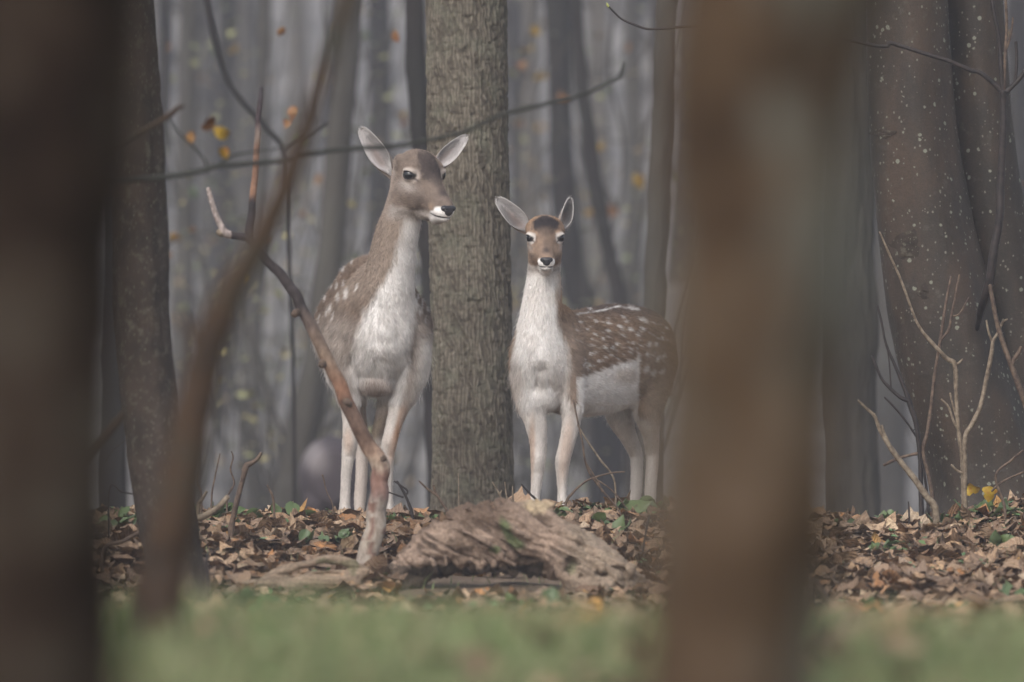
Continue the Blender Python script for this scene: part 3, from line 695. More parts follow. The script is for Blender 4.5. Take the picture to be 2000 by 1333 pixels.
def ear_mesh(base, tip, open_dir, width, cup=0.55, seed=0, tone=1.0):
    base = np.array(base, float); tip = np.array(tip, float); d = tip - base; L = np.linalg.norm(d); d /= L
    n = np.array(open_dir, float); n -= d * n.dot(d); n /= np.linalg.norm(n); sdir = np.cross(d, n)
    nt, na = 26, 17; t = np.linspace(0, 1, nt); a = np.linspace(-1, 1, na)
    w = width * np.interp(t, [0, .06, .14, .25, .38, .5, .62, .74, .85, .93, .975, 1], [.16, .28, .50, .80, .98, 1, .93, .82, .68, .52, .36, .12])
    bow = 4 * np.sin(t * math.pi)
    A = a[None] * 1.25; fold = (1 - t) ** 2
    ang = A * (1 + 0.75 * fold[:, None])
    rad = w[:, None] / 1.05
    X = np.sin(ang) * rad; Dp = -(np.cos(ang)) * rad * cup * (0.6 + .5 * fold[:, None])
    P = base + d * (t * L)[:, None, None] + sdir * X[..., None] + n * (Dp + bow[:, None])[..., None]
    # outward normal for thickness
    gt = np.gradient(P, axis=0); ga = np.gradient(P, axis=1); N = np.cross(ga, gt); N /= np.linalg.norm(N, axis=2)[..., None] + 1e-9
    if (N * n).sum(2).mean() < 0: N = -N
    edge = (1 - np.abs(a)[None] ** 4)
    thick = (2.6 + 5 * (1 - t[:, None]) ** 3) * edge * (1 - .8 * t[:, None] ** 6) + .15
    Q = P - N * thick[..., None]
    V = np.concatenate([P.reshape(-1, 3), Q.reshape(-1, 3)]); m = nt * na
    i = np.arange(nt - 1)[:, None] * na; j = np.arange(na - 1)[None]
    F1 = np.stack([i + j, i + j + 1, i + na + j + 1, i + na + j], -1).reshape(-1, 4)
    F2 = F1[:, ::-1] + m
    rim = np.concatenate([np.arange(nt) * na, (nt - 1) * na + np.arange(1, na), (np.arange(nt - 1)[::-1]) * na + na - 1])
    F3 = np.stack([rim[:-1], rim[:-1] + m, rim[1:] + m, rim[1:]], -1)
    ta = np.repeat(t, na); aa = np.tile(a, nt)
    inner = np.array([.68, .65, .65]) * np.ones((m, 3))
    cen = np.exp(-((aa + .15) / .42) ** 2) * sstep(.95, .5, ta) * sstep(.05, .3, ta)
    inner = inner * tone * (1 - .75 * cen[:, None]) + np.array([.20, .14, .12]) * .75 * cen[:, None]
    inner *= (0.9 + .15 * vnoise(ta * 5, aa * 9, 0, seed))[:, None]
    sd_ = sstep(-.05, .5, aa * (1 if seed % 2 else -1)) * sstep(.2, .4, ta) * (1 - sstep(.7, .95, ta)) * (np.abs(aa) < .88); inner = inner * (1 - .5 * sd_[:, None])
    outer = np.array([.30, .25, .22]) * np.ones((m, 3))
    dark = sstep(.86, 1, ta)[:, None]
    outer = outer * (1 - dark) + np.array([.10, .085, .08]) * dark
    re = (np.abs(aa) > .9)[:, None]
    inner = np.where(re, np.array([.62, .59, .58]), inner)
    C = np.concatenate([inner, outer])
    frame = (d, n, sdir)
    return V, [F1, F2, F3], C, (P, N, frame)

def tri_area(V, F):
    T = np.concatenate([F[:, [0, 1, 2]], F[:, [0, 2, 3]]]) if F.shape[1] == 4 else F
    e1 = V[T[:, 1]] - V[T[:, 0]]; e2 = V[T[:, 2]] - V[T[:, 0]]
    return T, np.linalg.norm(np.cross(e1, e2), axis=1)

def strands(name, root, dirv, nrm, length, rad, col, parent, mat, rng, npt=5, curve=0.5, lift=.35, jit=.22):
    n = len(root)
    D = dirv + rng.normal(0, jit, (n, 3)); D -= nrm * (D * nrm).sum(1)[:, None]
    D /= np.linalg.norm(D, axis=1)[:, None] + 1e-9
    t = np.linspace(0, 1, npt)[None, :, None]
    lf = (lift * rng.uniform(.5, 1.5, n))[:, None, None]
    P = root[:, None, :] + length[:, None, None] * (D[:, None, :] * t + nrm[:, None, :] * lf * (t - curve * t * t)) - nrm[:, None, :] * .0006
    h = bpy.data.hair_curves.new(name); h.add_curves([npt] * n)
    h.attributes['position'].data.foreach_set('vector', P.astype(np.float32).ravel())
    r = h.attributes.get('radius') or h.attributes.new('radius', 'FLOAT', 'POINT')
    rr = (rad[:, None] * np.linspace(1, .25, npt)[None]).astype(np.float32); r.data.foreach_set('value', rr.ravel())
    a = h.attributes.new('Col', 'FLOAT_COLOR', 'CURVE')
    c = np.ones((n, 4), np.float32); c[:, :3] = np.clip(col, 0.005, .95); a.data.foreach_set('color', c.ravel())
    h.materials.append(mat)
    o = bpy.data.objects.new(name, h); COL.objects.link(o); o.parent = parent
    o['kind'] = 'stuff'
    return o

M_coat = Mat('deer_coat', .75, .15); M_coat.color(M_coat.attr())
M_hair = Mat('deer_hair', .6, .12); M_hair.color(M_hair.attr())
M_eye = Mat('deer_eye', .06, .6); M_eye.color((.006, .005, .006))
M_nose = Mat('deer_nose', .32, .5); M_nose.color((.022, .02, .024)); M_nose.bump(M_nose.noise(900), .0006)
M_hoof = Mat('deer_hoof', .5, .3); M_hoof.color((.03, .026, .024))
M_ear = Mat('deer_ear', .8, .1); M_ear.color(M_ear.attr()); M_ear.b.inputs['Subsurface Weight'].default_value = .0

WHITE = np.array([.73, .705, .685])
def mixc(C, c, w):
    return C * (1 - w[:, None]) + np.array(c) * w[:, None]
def ell2(x, y, cx, cy, rx, ry, soft=.35, ang=0.0):
    a = math.radians(ang); dx = x - cx; dy = y - cy
    u = (dx * math.cos(a) + dy * math.sin(a)) / rx; v = (-dx * math.sin(a) + dy * math.cos(a)) / ry
    return 1 - sstep(1 - soft, 1 + soft, np.sqrt(u * u + v * v))
def poly_x(py, table):
    """piecewise-linear edge x(py)"""
    t = np.array(table, float); return np.interp(py, t[:, 0], t[:, 1])

def build_deer(name, spec, nhair, seed):
    rng = np.random.default_rng(seed)
    Y0 = spec['Y']; s = Y0 / PXM
    F = Field(spec['lo'], spec['hi'], spec.get('h', 1.8))
    for st, n, lat, k in spec['limbs']:
        F.limb(sweep(st, n, lat), k)
    for b in spec.get('lumps', []):
        F.limb([(np.array([b[0], b[2], -b[1]], float), b[3], None)], b[4])
    for _ in range(2):
        for ax in range(3):
            F.F = 0.5 * F.F + 0.25 * (np.roll(F.F, 1, ax) + np.roll(F.F, -1, ax))
    H = spec['head']; l, f, u = head_frame(H['yaw'], H['pitch']); H.update(l=l, f=f, u=u)
    H['o'] = np.array([H['c'][0], H['c'][2], -H['c'][1]], float)
    mk_head(F, H, H['st'], H['sc'], H['fs'])
    for b in spec.get('carves', []): F.carve((b[0], b[2], -b[1]), b[3], None, b[4])
    V, Q = F.mesh()
    for (bx, by, rx, ry, an, dp) in spec.get('dents', []):
        an = math.radians(an); ddx = V[:, 0] - bx; ddy = -V[:, 2] - by; qx = (ddx * math.cos(an) + ddy * math.sin(an)) / rx; qy = (-ddx * math.sin(an) + ddy * math.cos(an)) / ry
        near = V[:, 1] < np.interp(bx, [600, 1120, 1140, 1300], [120, 90, 210, 330]); V[:, 1] += dp * np.exp(-qx ** 2 - qy ** 2) * near
    _r = 1.1 * fbm(V[:, 0] / 22, V[:, 1] / 22, V[:, 2] / 30, 71, 3) * (V[:, 2] > -790); V = V + _r[:, None] * np.array([.6, -.6, .2])
    def toW(A):
        A = np.asarray(A, float); Yw = Y0 + A[..., 1] * s
        return np.stack([(A[..., 0] - 1000) * Yw / PXM, Yw, CAMZ + (666.5 + A[..., 2]) * Yw / PXM], -1)
    org = at(spec['foot'][0], spec['foot'][1], Y0 + spec['foot'][2] * s); org = np.array(org)
    root = empty(name, org, spec['label'], 'deer')
    VW = toW(V) - org
    # vertex normals
    e1 = VW[Q[:, 2]] - VW[Q[:, 0]]; e2 = VW[Q[:, 3]] - VW[Q[:, 1]]; fn = np.cross(e1, e2)
    N = np.zeros_like(VW)
    for kk in range(4): np.add.at(N, Q[:, kk], fn)
    N /= np.linalg.norm(N, axis=1)[:, None] + 1e-12
    # outward test
    cen = VW.mean(0)
    if (N * (VW - cen)).sum() < 0: N = -N; Q = Q[:, ::-1]
    C, flow, hl, hm = spec['paint'](V, N, H)
    me = mesh_np(name + '_body', VW, Q, True, C)
    body = link('body', me, M_coat.m, root)
    # fur
    T, A = tri_area(VW, Q)
    wgt = A * hm[T].mean(1); vis = N[T[:, 0]][:, 1]; wgt = wgt * np.where(vis > .35, .35, 1)
    idx = rng.choice(len(T), nhair, p=wgt / wgt.sum()); b = rng.dirichlet((1, 1, 1), nhair)
    tt = T[idx]
    rp = (VW[tt] * b[..., None]).sum(1); nn = (N[tt] * b[..., None]).sum(1); nn /= np.linalg.norm(nn, axis=1)[:, None]
    cc = (C[tt] * b[..., None]).sum(1); ff = (flow[tt] * b[..., None]).sum(1); ll = (hl[tt] * b).sum(1)
    lum = np.clip(cc.mean(1, keepdims=True) / .6, 0, 1); jit = 1 + rng.normal(0, 1, (nhair, 1)) * (.27 - .16 * lum) + rng.normal(0, .015, (nhair, 3))
    clump = vnoise(rp[:, 0] * 90, rp[:, 1] * 90, rp[:, 2] * 60, 5)[:, None]
    cc = cc * jit * (1 + (.18 - .08 * lum) * clump)
    strands('fur', rp, ff + .25 * clump * np.array([1, 0, .3]), nn, ll * rng.uniform(.6, 1.25, nhair), np.full(nhair, .0005) * rng.uniform(.7, 1.3, nhair), cc, root, M_hair.m, rng)
    k = nhair // 18; sel = rng.choice(nhair, k, replace=False)
    strands('guard_hair', rp[sel], ff[sel], nn[sel], ll[sel] * rng.uniform(.9, 1.6, k), np.full(k, .0003), cc[sel] * 1.1 + .03, root, M_hair.m, rng, lift=.75, curve=.4, jit=.35)
    # ears
    for ei, E_ in enumerate(H['ears']):
        bs, tp, od, wd = E_
        bs = np.array([bs[0], bs[2], -bs[1]], float); tp = np.array([tp[0], tp[2], -tp[1]], float); bs = bs - (tp - bs) * .12
        tone = H.get('tone', (1, 1))[ei]; EV, EF, EC, (P, NN, (d, n, sd)) = ear_mesh(bs, tp, od, wd, seed=seed + ei, tone=tone)
        me = mesh_np('ear', toW(EV) - org, EF, True, EC); eo = link('ear', me, M_ear.m, root)
        k = 2600; ti = rng.beta(1.2, 1.2, k) * (P.shape[0] - 2); ai = rng.uniform(0, P.shape[1] - 1.01, k)
        i0 = ti.astype(int); j0 = ai.astype(int)
        fr = (ti - i0)[:, None]; fa = (ai - j0)[:, None]
        rp = P[i0, j0] * (1 - fr) * (1 - fa) + P[i0 + 1, j0] * fr * (1 - fa) + P[i0, j0 + 1] * (1 - fr) * fa + P[i0 + 1, j0 + 1] * fr * fa
        nn = NN[i0, j0]; aa = ai / (P.shape[1] - 1) * 2 - 1
        dirs = d * .75 - sd * np.sign(aa)[:, None] * .9 * (np.abs(aa) ** .5)[:, None]
        cc = np.array([.62, .58, .57]) * tone * rng.uniform(.7, 1.15, (k, 1)) * (1 - .6 * np.exp(-((aa + .1) / .38) ** 2) * (ti < 20))[:, None] * (1 - .35 * (aa * (1 if (seed + ei) % 2 else -1) > .05) * (ti > 5) * (ti < 20))[:, None]
        strands('ear_fur', toW(rp) - org, dirs, nn, np.full(k, 13 * s) * rng.uniform(.4, 1.2, k) * (.35 + np.abs(aa)), np.full(k, .0003), cc, eo, M_hair.m, rng, lift=.2)
        # rim + outer fuzz
        k = 1800; q0 = rng.uniform(1, P.shape[0] - 1.01, k); i0 = q0.astype(int); left = rng.random(k) < .5; j0 = np.where(left, 0, P.shape[1] - 1)
        rp = P[i0, j0] + (P[i0 + 1, j0] - P[i0, j0]) * (q0 - i0)[:, None]
        dirs = np.tile(d, (k, 1)) + sd * rng.normal(0, .3, (k, 1)); nn = np.where(left[:, None], -sd, sd) * np.sign((P[12, -1] - P[12, 0]).dot(sd))
        cc = np.array([.66, .63, .62]) * rng.uniform(.7, 1.1, (k, 1))
        strands('ear_fringe', toW(rp) - org, dirs, nn, np.full(k, 4 * s) * rng.uniform(.5, 1.3, k), np.full(k, .0003), cc, eo, M_hair.m, rng, lift=.35)
    # eyes
    sc, fs, o = H['sc'], H['fs'], H['o']
    for sgn in (-1, 1):
        c = o + l * sgn * 33.5 * sc + f * 4 * fs + (l * sgn * .84 + f * .54) * 1.2 * sc
        u_, v_ = np.meshgrid(np.linspace(0, 2 * math.pi, 29)[:-1], np.linspace(0.02, math.pi - .02, 15))
        S = np.stack([np.sin(v_) * np.cos(u_), np.sin(v_) * np.sin(u_), np.cos(v_)], -1).reshape(-1, 3) * 12.2 * sc
        i = np.arange(14)[:, None] * 28; j = np.arange(28)[None]
        FQ = np.stack([i + j, i + 28 + j, i + 28 + (j + 1) % 28, i + (j + 1) % 28], -1).reshape(-1, 4)
        link('eye', mesh_np('eye', toW(S + c) - org, FQ), M_eye.m, root)
    # nose pad with nostrils
    nz = H['nose']; c = o + f * (nz[0] + H['nf']) * fs + u * nz[1] * sc; Bn = np.array([l, f, u])
    NF = Field(c - 26 * sc, c + 26 * sc, .7)
    NF.limb([(c + u * 3.5 * sc, (13.5 * sc, 6.5 * sc, 6.5 * sc), Bn)], 2)
    NF.limb([(c - u * 3 * sc, (9.5 * sc, 6.5 * sc, 8.5 * sc), Bn)], 3)
    for sgn in (-1, 1):
        NF.limb([(c + l * sgn * 9.5 * sc + u * 3.5 * sc - f * 1.5, (6.5 * sc, 7 * sc, 6 * sc), Bn)], 2)
        NF.carve(c + l * sgn * 10.5 * sc + f * 5 * sc + u * 1.5 * sc, (3.6 * sc, 4 * sc, 1.9 * sc), Bn, 1)
    NV, NQ = NF.mesh(); link('nose', mesh_np('nose', toW(NV) - org, NQ), M_nose.m, root)
    # hooves: two claws each
    for (hx, hy, hd, yw) in spec['hooves']:
        yv = math.radians(yw); fv = np.array([math.sin(yv), -math.cos(yv), 0]); rv = np.array([math.cos(yv), math.sin(yv), 0])
        c = np.array([hx, hd, -hy], float); HF = Field(c - 34, c + 34, 1.2)
        for sg in (-1, 1):
            HF.limb([(c + rv * sg * 4.6 + fv * 2 + np.array([0, 0, 2]), (5, 11, 9), np.array([rv, fv, np.cross(rv, fv)])),
                     (c + rv * sg * 3.6 - fv * 3 + np.array([0, 0, 10]), (5, 8, 9), np.array([rv, fv, np.cross(rv, fv)]))], 1.5)
        HV, HQ = HF.mesh(); HV[:, 2] = np.maximum(HV[:, 2], c[2] - 3.5)
        link('hoof', mesh_np('hoof', toW(HV) - org, HQ), M_hoof.m, root)
    # whiskers
    return root

HEAD_ST = [(-66, -14, 20, 30), (-52, -6, 33, 42), (-32, -6, 40, 50), (-10, -12, 40, 55), (10, -19, 34, 53), (30, -31, 27, 43),
           (50, -42, 23, 35), (70, -51, 20.5, 27), (86, -55, 18, 22), (95, -57, 13, 15)]
FAWN_ST = [(-62, -6, 20, 34), (-48, 0, 33, 46), (-30, 0, 40, 54), (-10, -5, 40, 58), (10, -15, 33, 54), (30, -28, 26.5, 44),
           (50, -40, 22.5, 34), (70, -49, 20, 25), (86, -53, 17.5, 18), (94, -54, 12, 12)]

def head_paint(C, flow, hl, hm, V, N, H, face, dark, pale_cheek, crown=None):
    l, f, u, o, sc, fs = H['l'], H['f'], H['u'], H['o'], H['sc'], H['fs']
    D = V - o; L = D @ l / sc; Fw = D @ f / fs; U = D @ u / sc; aL = np.abs(L)
    m = sstep(-75, -50, Fw) * sstep(-100, -78, U) * (1 - sstep(62, 75, aL)) * (1 - sstep(120, 130, Fw)) * (U > -100) * (U < 75)
    m = np.clip(m, 0, 1)
    hc = np.tile(np.array(face, float), (len(V), 1))
    nz = H['nose']
    # pale throat / jaw underside
    w = sstep(-60, -72, U + .06 * Fw + 4 * vnoise(L / 9, Fw / 9, 0, 3)) * sstep(78, 50, Fw) * sstep(-46, -28, Fw)
    hc = mixc(hc, pale_cheek, w * H.get('pc', .9))
    # dark forehead diamond narrowing to the nose bridge
    v = Fw - .8 * U; fd = np.array(H['fd'], float)
    Wv = np.interp(v, fd[:, 0], fd[:, 1]); 
    dm = (1 - sstep(.75, 1.15, np.abs(L) / np.maximum(Wv, .5) + .15 * vnoise(L / 5, Fw / 5, U / 5, 8))) * sstep(0, 3, Wv) * (U > -30) * np.interp(v, fd[:, 0], fd[:, 2])
    if crown is not None: hc = crown(hc, L, Fw, U)
    hc = mixc(hc, dark, dm)
    fv = fbm(L / 11, Fw / 11, U / 11, 41, 3)
    hc = hc * (1 + .32 * fv)[:, None]
    w = np.exp(-((U + 24 + .25 * (Fw - 10)) / 9) ** 2 - ((Fw - 6) / 22) ** 2) * sstep(10, 20, aL)      # pale under the eye
    hc = mixc(hc, pale_cheek, w * .5)
    w = np.exp(-((U + 42 + .12 * (Fw - 30)) / 9) ** 2 - ((Fw - 34) / 30) ** 2) * sstep(6, 14, aL)      # darker cheek band
    hc = mixc(hc, dark * np.ones(3) if not isinstance(dark, tuple) else dark, w * .32)
    w = np.exp(-(L / 9) ** 2) * sstep(20, 40, Fw) * (1 - sstep(80, 86, Fw)) * (U > -48)                  # darker nose bridge
    hc = mixc(hc, dark, w * .35)
    w = np.exp(-((Fw - 66) / 9) ** 2 - ((U + 56) / 10) ** 2) * sstep(6, 12, aL)                          # buff muzzle side
    hc = mixc(hc, (.42, .31, .23), w * .6)
    w = np.exp(-((Fw + 38) / 9) ** 2 - ((U - 2) / 16) ** 2) * sstep(20, 30, aL)                          # pale in front of the ear
    hc = mixc(hc, (.42, .37, .34), w * .6)
    w = np.exp(-((U + 78 + .05 * Fw) / 6) ** 2) * sstep(-20, 0, Fw) * (1 - sstep(55, 70, Fw))  # shadow along the lower jaw edge, painted into the coat
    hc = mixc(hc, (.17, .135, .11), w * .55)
    # dark smudge above the nose
    w = np.exp(-((Fw - 75) / 11) ** 2 - (L / 11) ** 2) * sstep(-58, -42, U)
    hc = mixc(hc, dark, w * .8)
    # white muzzle around the nose
    e = np.sqrt(((Fw - 88) / 17) ** 2 + (L / 30) ** 2 + ((U - nz[1] + 5) / 14) ** 2)
    e2 = np.sqrt(((Fw - 80) / 22) ** 2 + ((U - nz[1] + 10) / 7) ** 2)
    w = np.maximum(1 - sstep(.8, 1.1, e), (1 - sstep(.7, 1.1, e2)) * (aL > 8)) * sstep(1, 6, aL + 9 * (U < nz[1]) + 5 * (U - nz[1] < 12))
    hc = mixc(hc, WHITE * 1.15, w)
    w = sstep(-66, -71, U) * sstep(50, 70, Fw)
    hc = mixc(hc, WHITE * .9, w * .8)
    # pale ring round the eye
    de = np.sqrt(((Fw * fs / sc - 9) / 17) ** 2 + ((U + 0) / 13.5) ** 2)
    w = (1 - sstep(.85, 1.35, de)) * sstep(20, 28, aL)
    hc = mixc(hc, H.get('ring', (.44, .38, .34)), w * .85)
    w = (1 - sstep(.60, .78, de)) * sstep(20, 28, aL)
    hc = mixc(hc, (.02, .017, .016), w)
    # tear duct line
    w = np.exp(-((U + 6 + (Fw - 18) * .5) / 2.6) ** 2) * sstep(12, 15, Fw) * (1 - sstep(24, 30, Fw)) * sstep(20, 26, aL)
    hc = mixc(hc, (.06, .045, .04), w * .8)
    # mouth line
    q = np.clip((nz[0] - 2 - Fw) / 34, -.2, 1.1); ml = nz[1] - 15 + 5 * q * q
    w = np.exp(-((U - ml) / 2.2) ** 2) * sstep(-.1, 0, q) * (1 - sstep(.9, 1.05, q))
    hc = mixc(hc, (.03, .025, .025), w * .9)
    C[:] = C * (1 - m[:, None]) + hc * m[:, None]
    bf = -f * 1.0 + u * .1
    flow[:] = flow * (1 - m[:, None]) + bf * m[:, None]
    hl[:] = hl * (1 - m) + m * (.0075 - .0035 * sstep(20, 80, Fw))
    nr = (1 - sstep(1.0, 1.6, de)) * sstep(20, 28, aL) * m; hl[:] = hl * (1 - .62 * nr)
    bare = (1 - sstep(.6, .8, de)) * sstep(20, 28, aL) * m
    hm[:] = hm * (1 - bare) * (1 - .9 * m * np.exp(-((Fw - nz[0]) / 7) ** 2 - (L / 12) ** 2 - ((U - nz[1]) / 10) ** 2)) * (1 + 1.2 * m)
    return L, Fw, U, m

def streaks(px, py, seed, sx, sy, ang):
    a = math.radians(ang); u = px * math.cos(a) + py * math.sin(a); v = -px * math.sin(a) + py * math.cos(a)
    return vnoise(u / sx, v / sy, 0, seed)

def paint_doe(V, N, H):
    px, d, py = V[:, 0], V[:, 1], -V[:, 2]
    n = len(V); brown = np.array([.180, .128, .095]); grey = np.array([.235, .185, .15])
    C = np.tile(brown, (n, 1))
    st = streaks(px, py, 4, 3, 22, 4)
    C *= (1 + .22 * st)[:, None]
    fac = sstep(.35, -.3, N[:, 1])       # faces forward
    # grey brown lower sides
    C = mixc(C, (.42, .37, .335), sstep(600, 680, py + 10 * st) * .75)
    # grey shoulders either side of the white chest
    C = mixc(C, (.33, .28, .245), (ell2(px, py, 655, 680, 45, 70, .5) + ell2(px, py, 822, 680, 26, 60, .5)) * .8 * (d < 200))
    # neck: tan sides
    nk = sstep(620, 560, py) * (d < 130)
    C = mixc(C, (.265, .208, .168), nk * sstep(.9, .2, N[:, 1]))
    # white bib: front of neck and chest
    le = poly_x(py, [(425, 796), (470, 784), (520, 772), (560, 748), (600, 722), (640, 704), (680, 692), (720, 684), (770, 692)])
    re = poly_x(py, [(425, 840), (480, 838), (560, 830), (620, 806), (680, 798), (720, 794), (770, 786)])
    wv = 5 * streaks(px, py, 9, 5, 30, 0)
    w = sstep(le - 14, le + 8, px + wv) * (1 - sstep(re - 8, re + 8, px + wv)) * (d < 110) * sstep(.3, 0, N[:, 1])
    C = mixc(C, WHITE, w * (.86 + .12 * vnoise(px / 25, py / 25, 0, 2)) * sstep(415, 435, py))
    # warm brown brisket tuft
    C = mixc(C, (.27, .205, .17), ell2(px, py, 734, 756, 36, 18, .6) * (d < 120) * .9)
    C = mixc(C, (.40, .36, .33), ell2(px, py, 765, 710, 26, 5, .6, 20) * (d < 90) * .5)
    mo = fbm(px / 9, py / 16, d / 30, 31, 3); C = C * (1 + .22 * mo * (py > 560))[:, None]
    # white belly and flank bulge seen beyond the shoulders
    C = mixc(C, WHITE * .9, sstep(690, 735, py) * (d > 70) * (py < 800) * .8)
    C = mixc(C, WHITE * .95, sstep(808, 834, px + .12 * (py - 680)) * sstep(640, 690, py) * (py < 800) * .8)
    C = mixc(C, WHITE * .9, sstep(628, 616, px) * sstep(640, 660, py) * .6)
    # legs
    leg = sstep(770, 800, py)
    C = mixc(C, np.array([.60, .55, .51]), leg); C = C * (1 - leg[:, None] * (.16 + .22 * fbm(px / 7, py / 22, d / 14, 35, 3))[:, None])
    C = mixc(C, (.36, .29, .245), leg * (ell2(px, py, 683, 868, 9, 20, .7) + ell2(px, py, 759, 866, 9, 20, .7)) * .5)
    C = mixc(C, (.42, .32, .26), leg * (ell2(px, py, 786, 810, 9, 60, .5, 12) + ell2(px, py, 768, 870, 7, 40, .6, 12) + .7 * ell2(px, py, 680, 860, 9, 22, .6)) * (d < 200))
    C = mixc(C, (.50, .42, .37), leg * (d > 250) * .5)
    C = mixc(C, (.50, .42, .32), ell2(px, py, 733, 840, 9, 30, .5, 25) * (d > 250) * .7)
    # spots
    rs = np.random.default_rng(7)
    sp = [(651, 556, 3, 8), (660, 558, 3, 8), (672, 552, 3, 7), (678, 572, 6, 12), (662, 580, 3, 11), (647, 600, 3, 10), (636, 582, 2.5, 8), (623, 590, 2.5, 9),
          (640, 608, 2.5, 9), (652, 615, 2.5, 9), (625, 620, 2, 10), (806, 565, 3, 8), (815, 577, 2.5, 8), (822, 592, 2.5, 9), (831, 600, 2.2, 8), (818, 606, 2.5, 8), (828, 622, 2, 8), (812, 598, 2.2, 9), (672, 525, 2.5, 7), (690, 512, 2.5, 5), (698, 560, 2.5, 8)]
    for cx, cy, rx, ry in sp:
        C = mixc(C, WHITE, ell2(px + 2 * vnoise(px / 5, py / 9, 0, 5), py, cx, cy, rx * .7, ry * .85, .7, 8) * .7 * (d > 40))
    for i in range(60):
        cd = rs.uniform(240, 480); cy = rs.uniform(520, 680)
        C = mixc(C, WHITE, ell2(d, py, cd, cy, 5, 2.2, .5) * .6 * (np.abs(N[:, 0]) > .35))
    flow = np.zeros((n, 3)); flow[:] = (0, .35, -1)
    tor = sstep(60, 200, d) * (py < 720)
    flow[:, 1] += 1.2 * tor
    flow[:, 0] += .35 * np.sign(px - 735) * (py > 600) * (py < 720) * (d < 100)
    hl = np.full(n, .015); hl = hl * (1 - leg) + .0065 * leg
    hl += .012 * sstep(640, 740, py) * (1 - leg)
    hl *= np.where((py < 560) & (d < 130), .75, 1)
    hm = np.ones(n)
    def crown(hc, L, Fw, U):
        hc = mixc(hc, (.33, .20, .11), np.exp(-((Fw + 48) / 12) ** 2 - ((L + 12) / 16) ** 2) * .8)
        hc = mixc(hc, (.40, .33, .29), ell2(Fw, U, -4, -26, 24, 12, .7) * .6 * (np.abs(L) > 15))
        hc = mixc(hc, (.36, .29, .245), sstep(-18, -45, Fw) * .7)
        return hc
    head_paint(C, flow, hl, hm, V, N, H, (.185, .142, .116), (.045, .034, .034), (.50, .46, .43), crown)
    C *= (1 + .06 * rs.normal(0, 1, n))[:, None]
    return C, flow, hl, hm

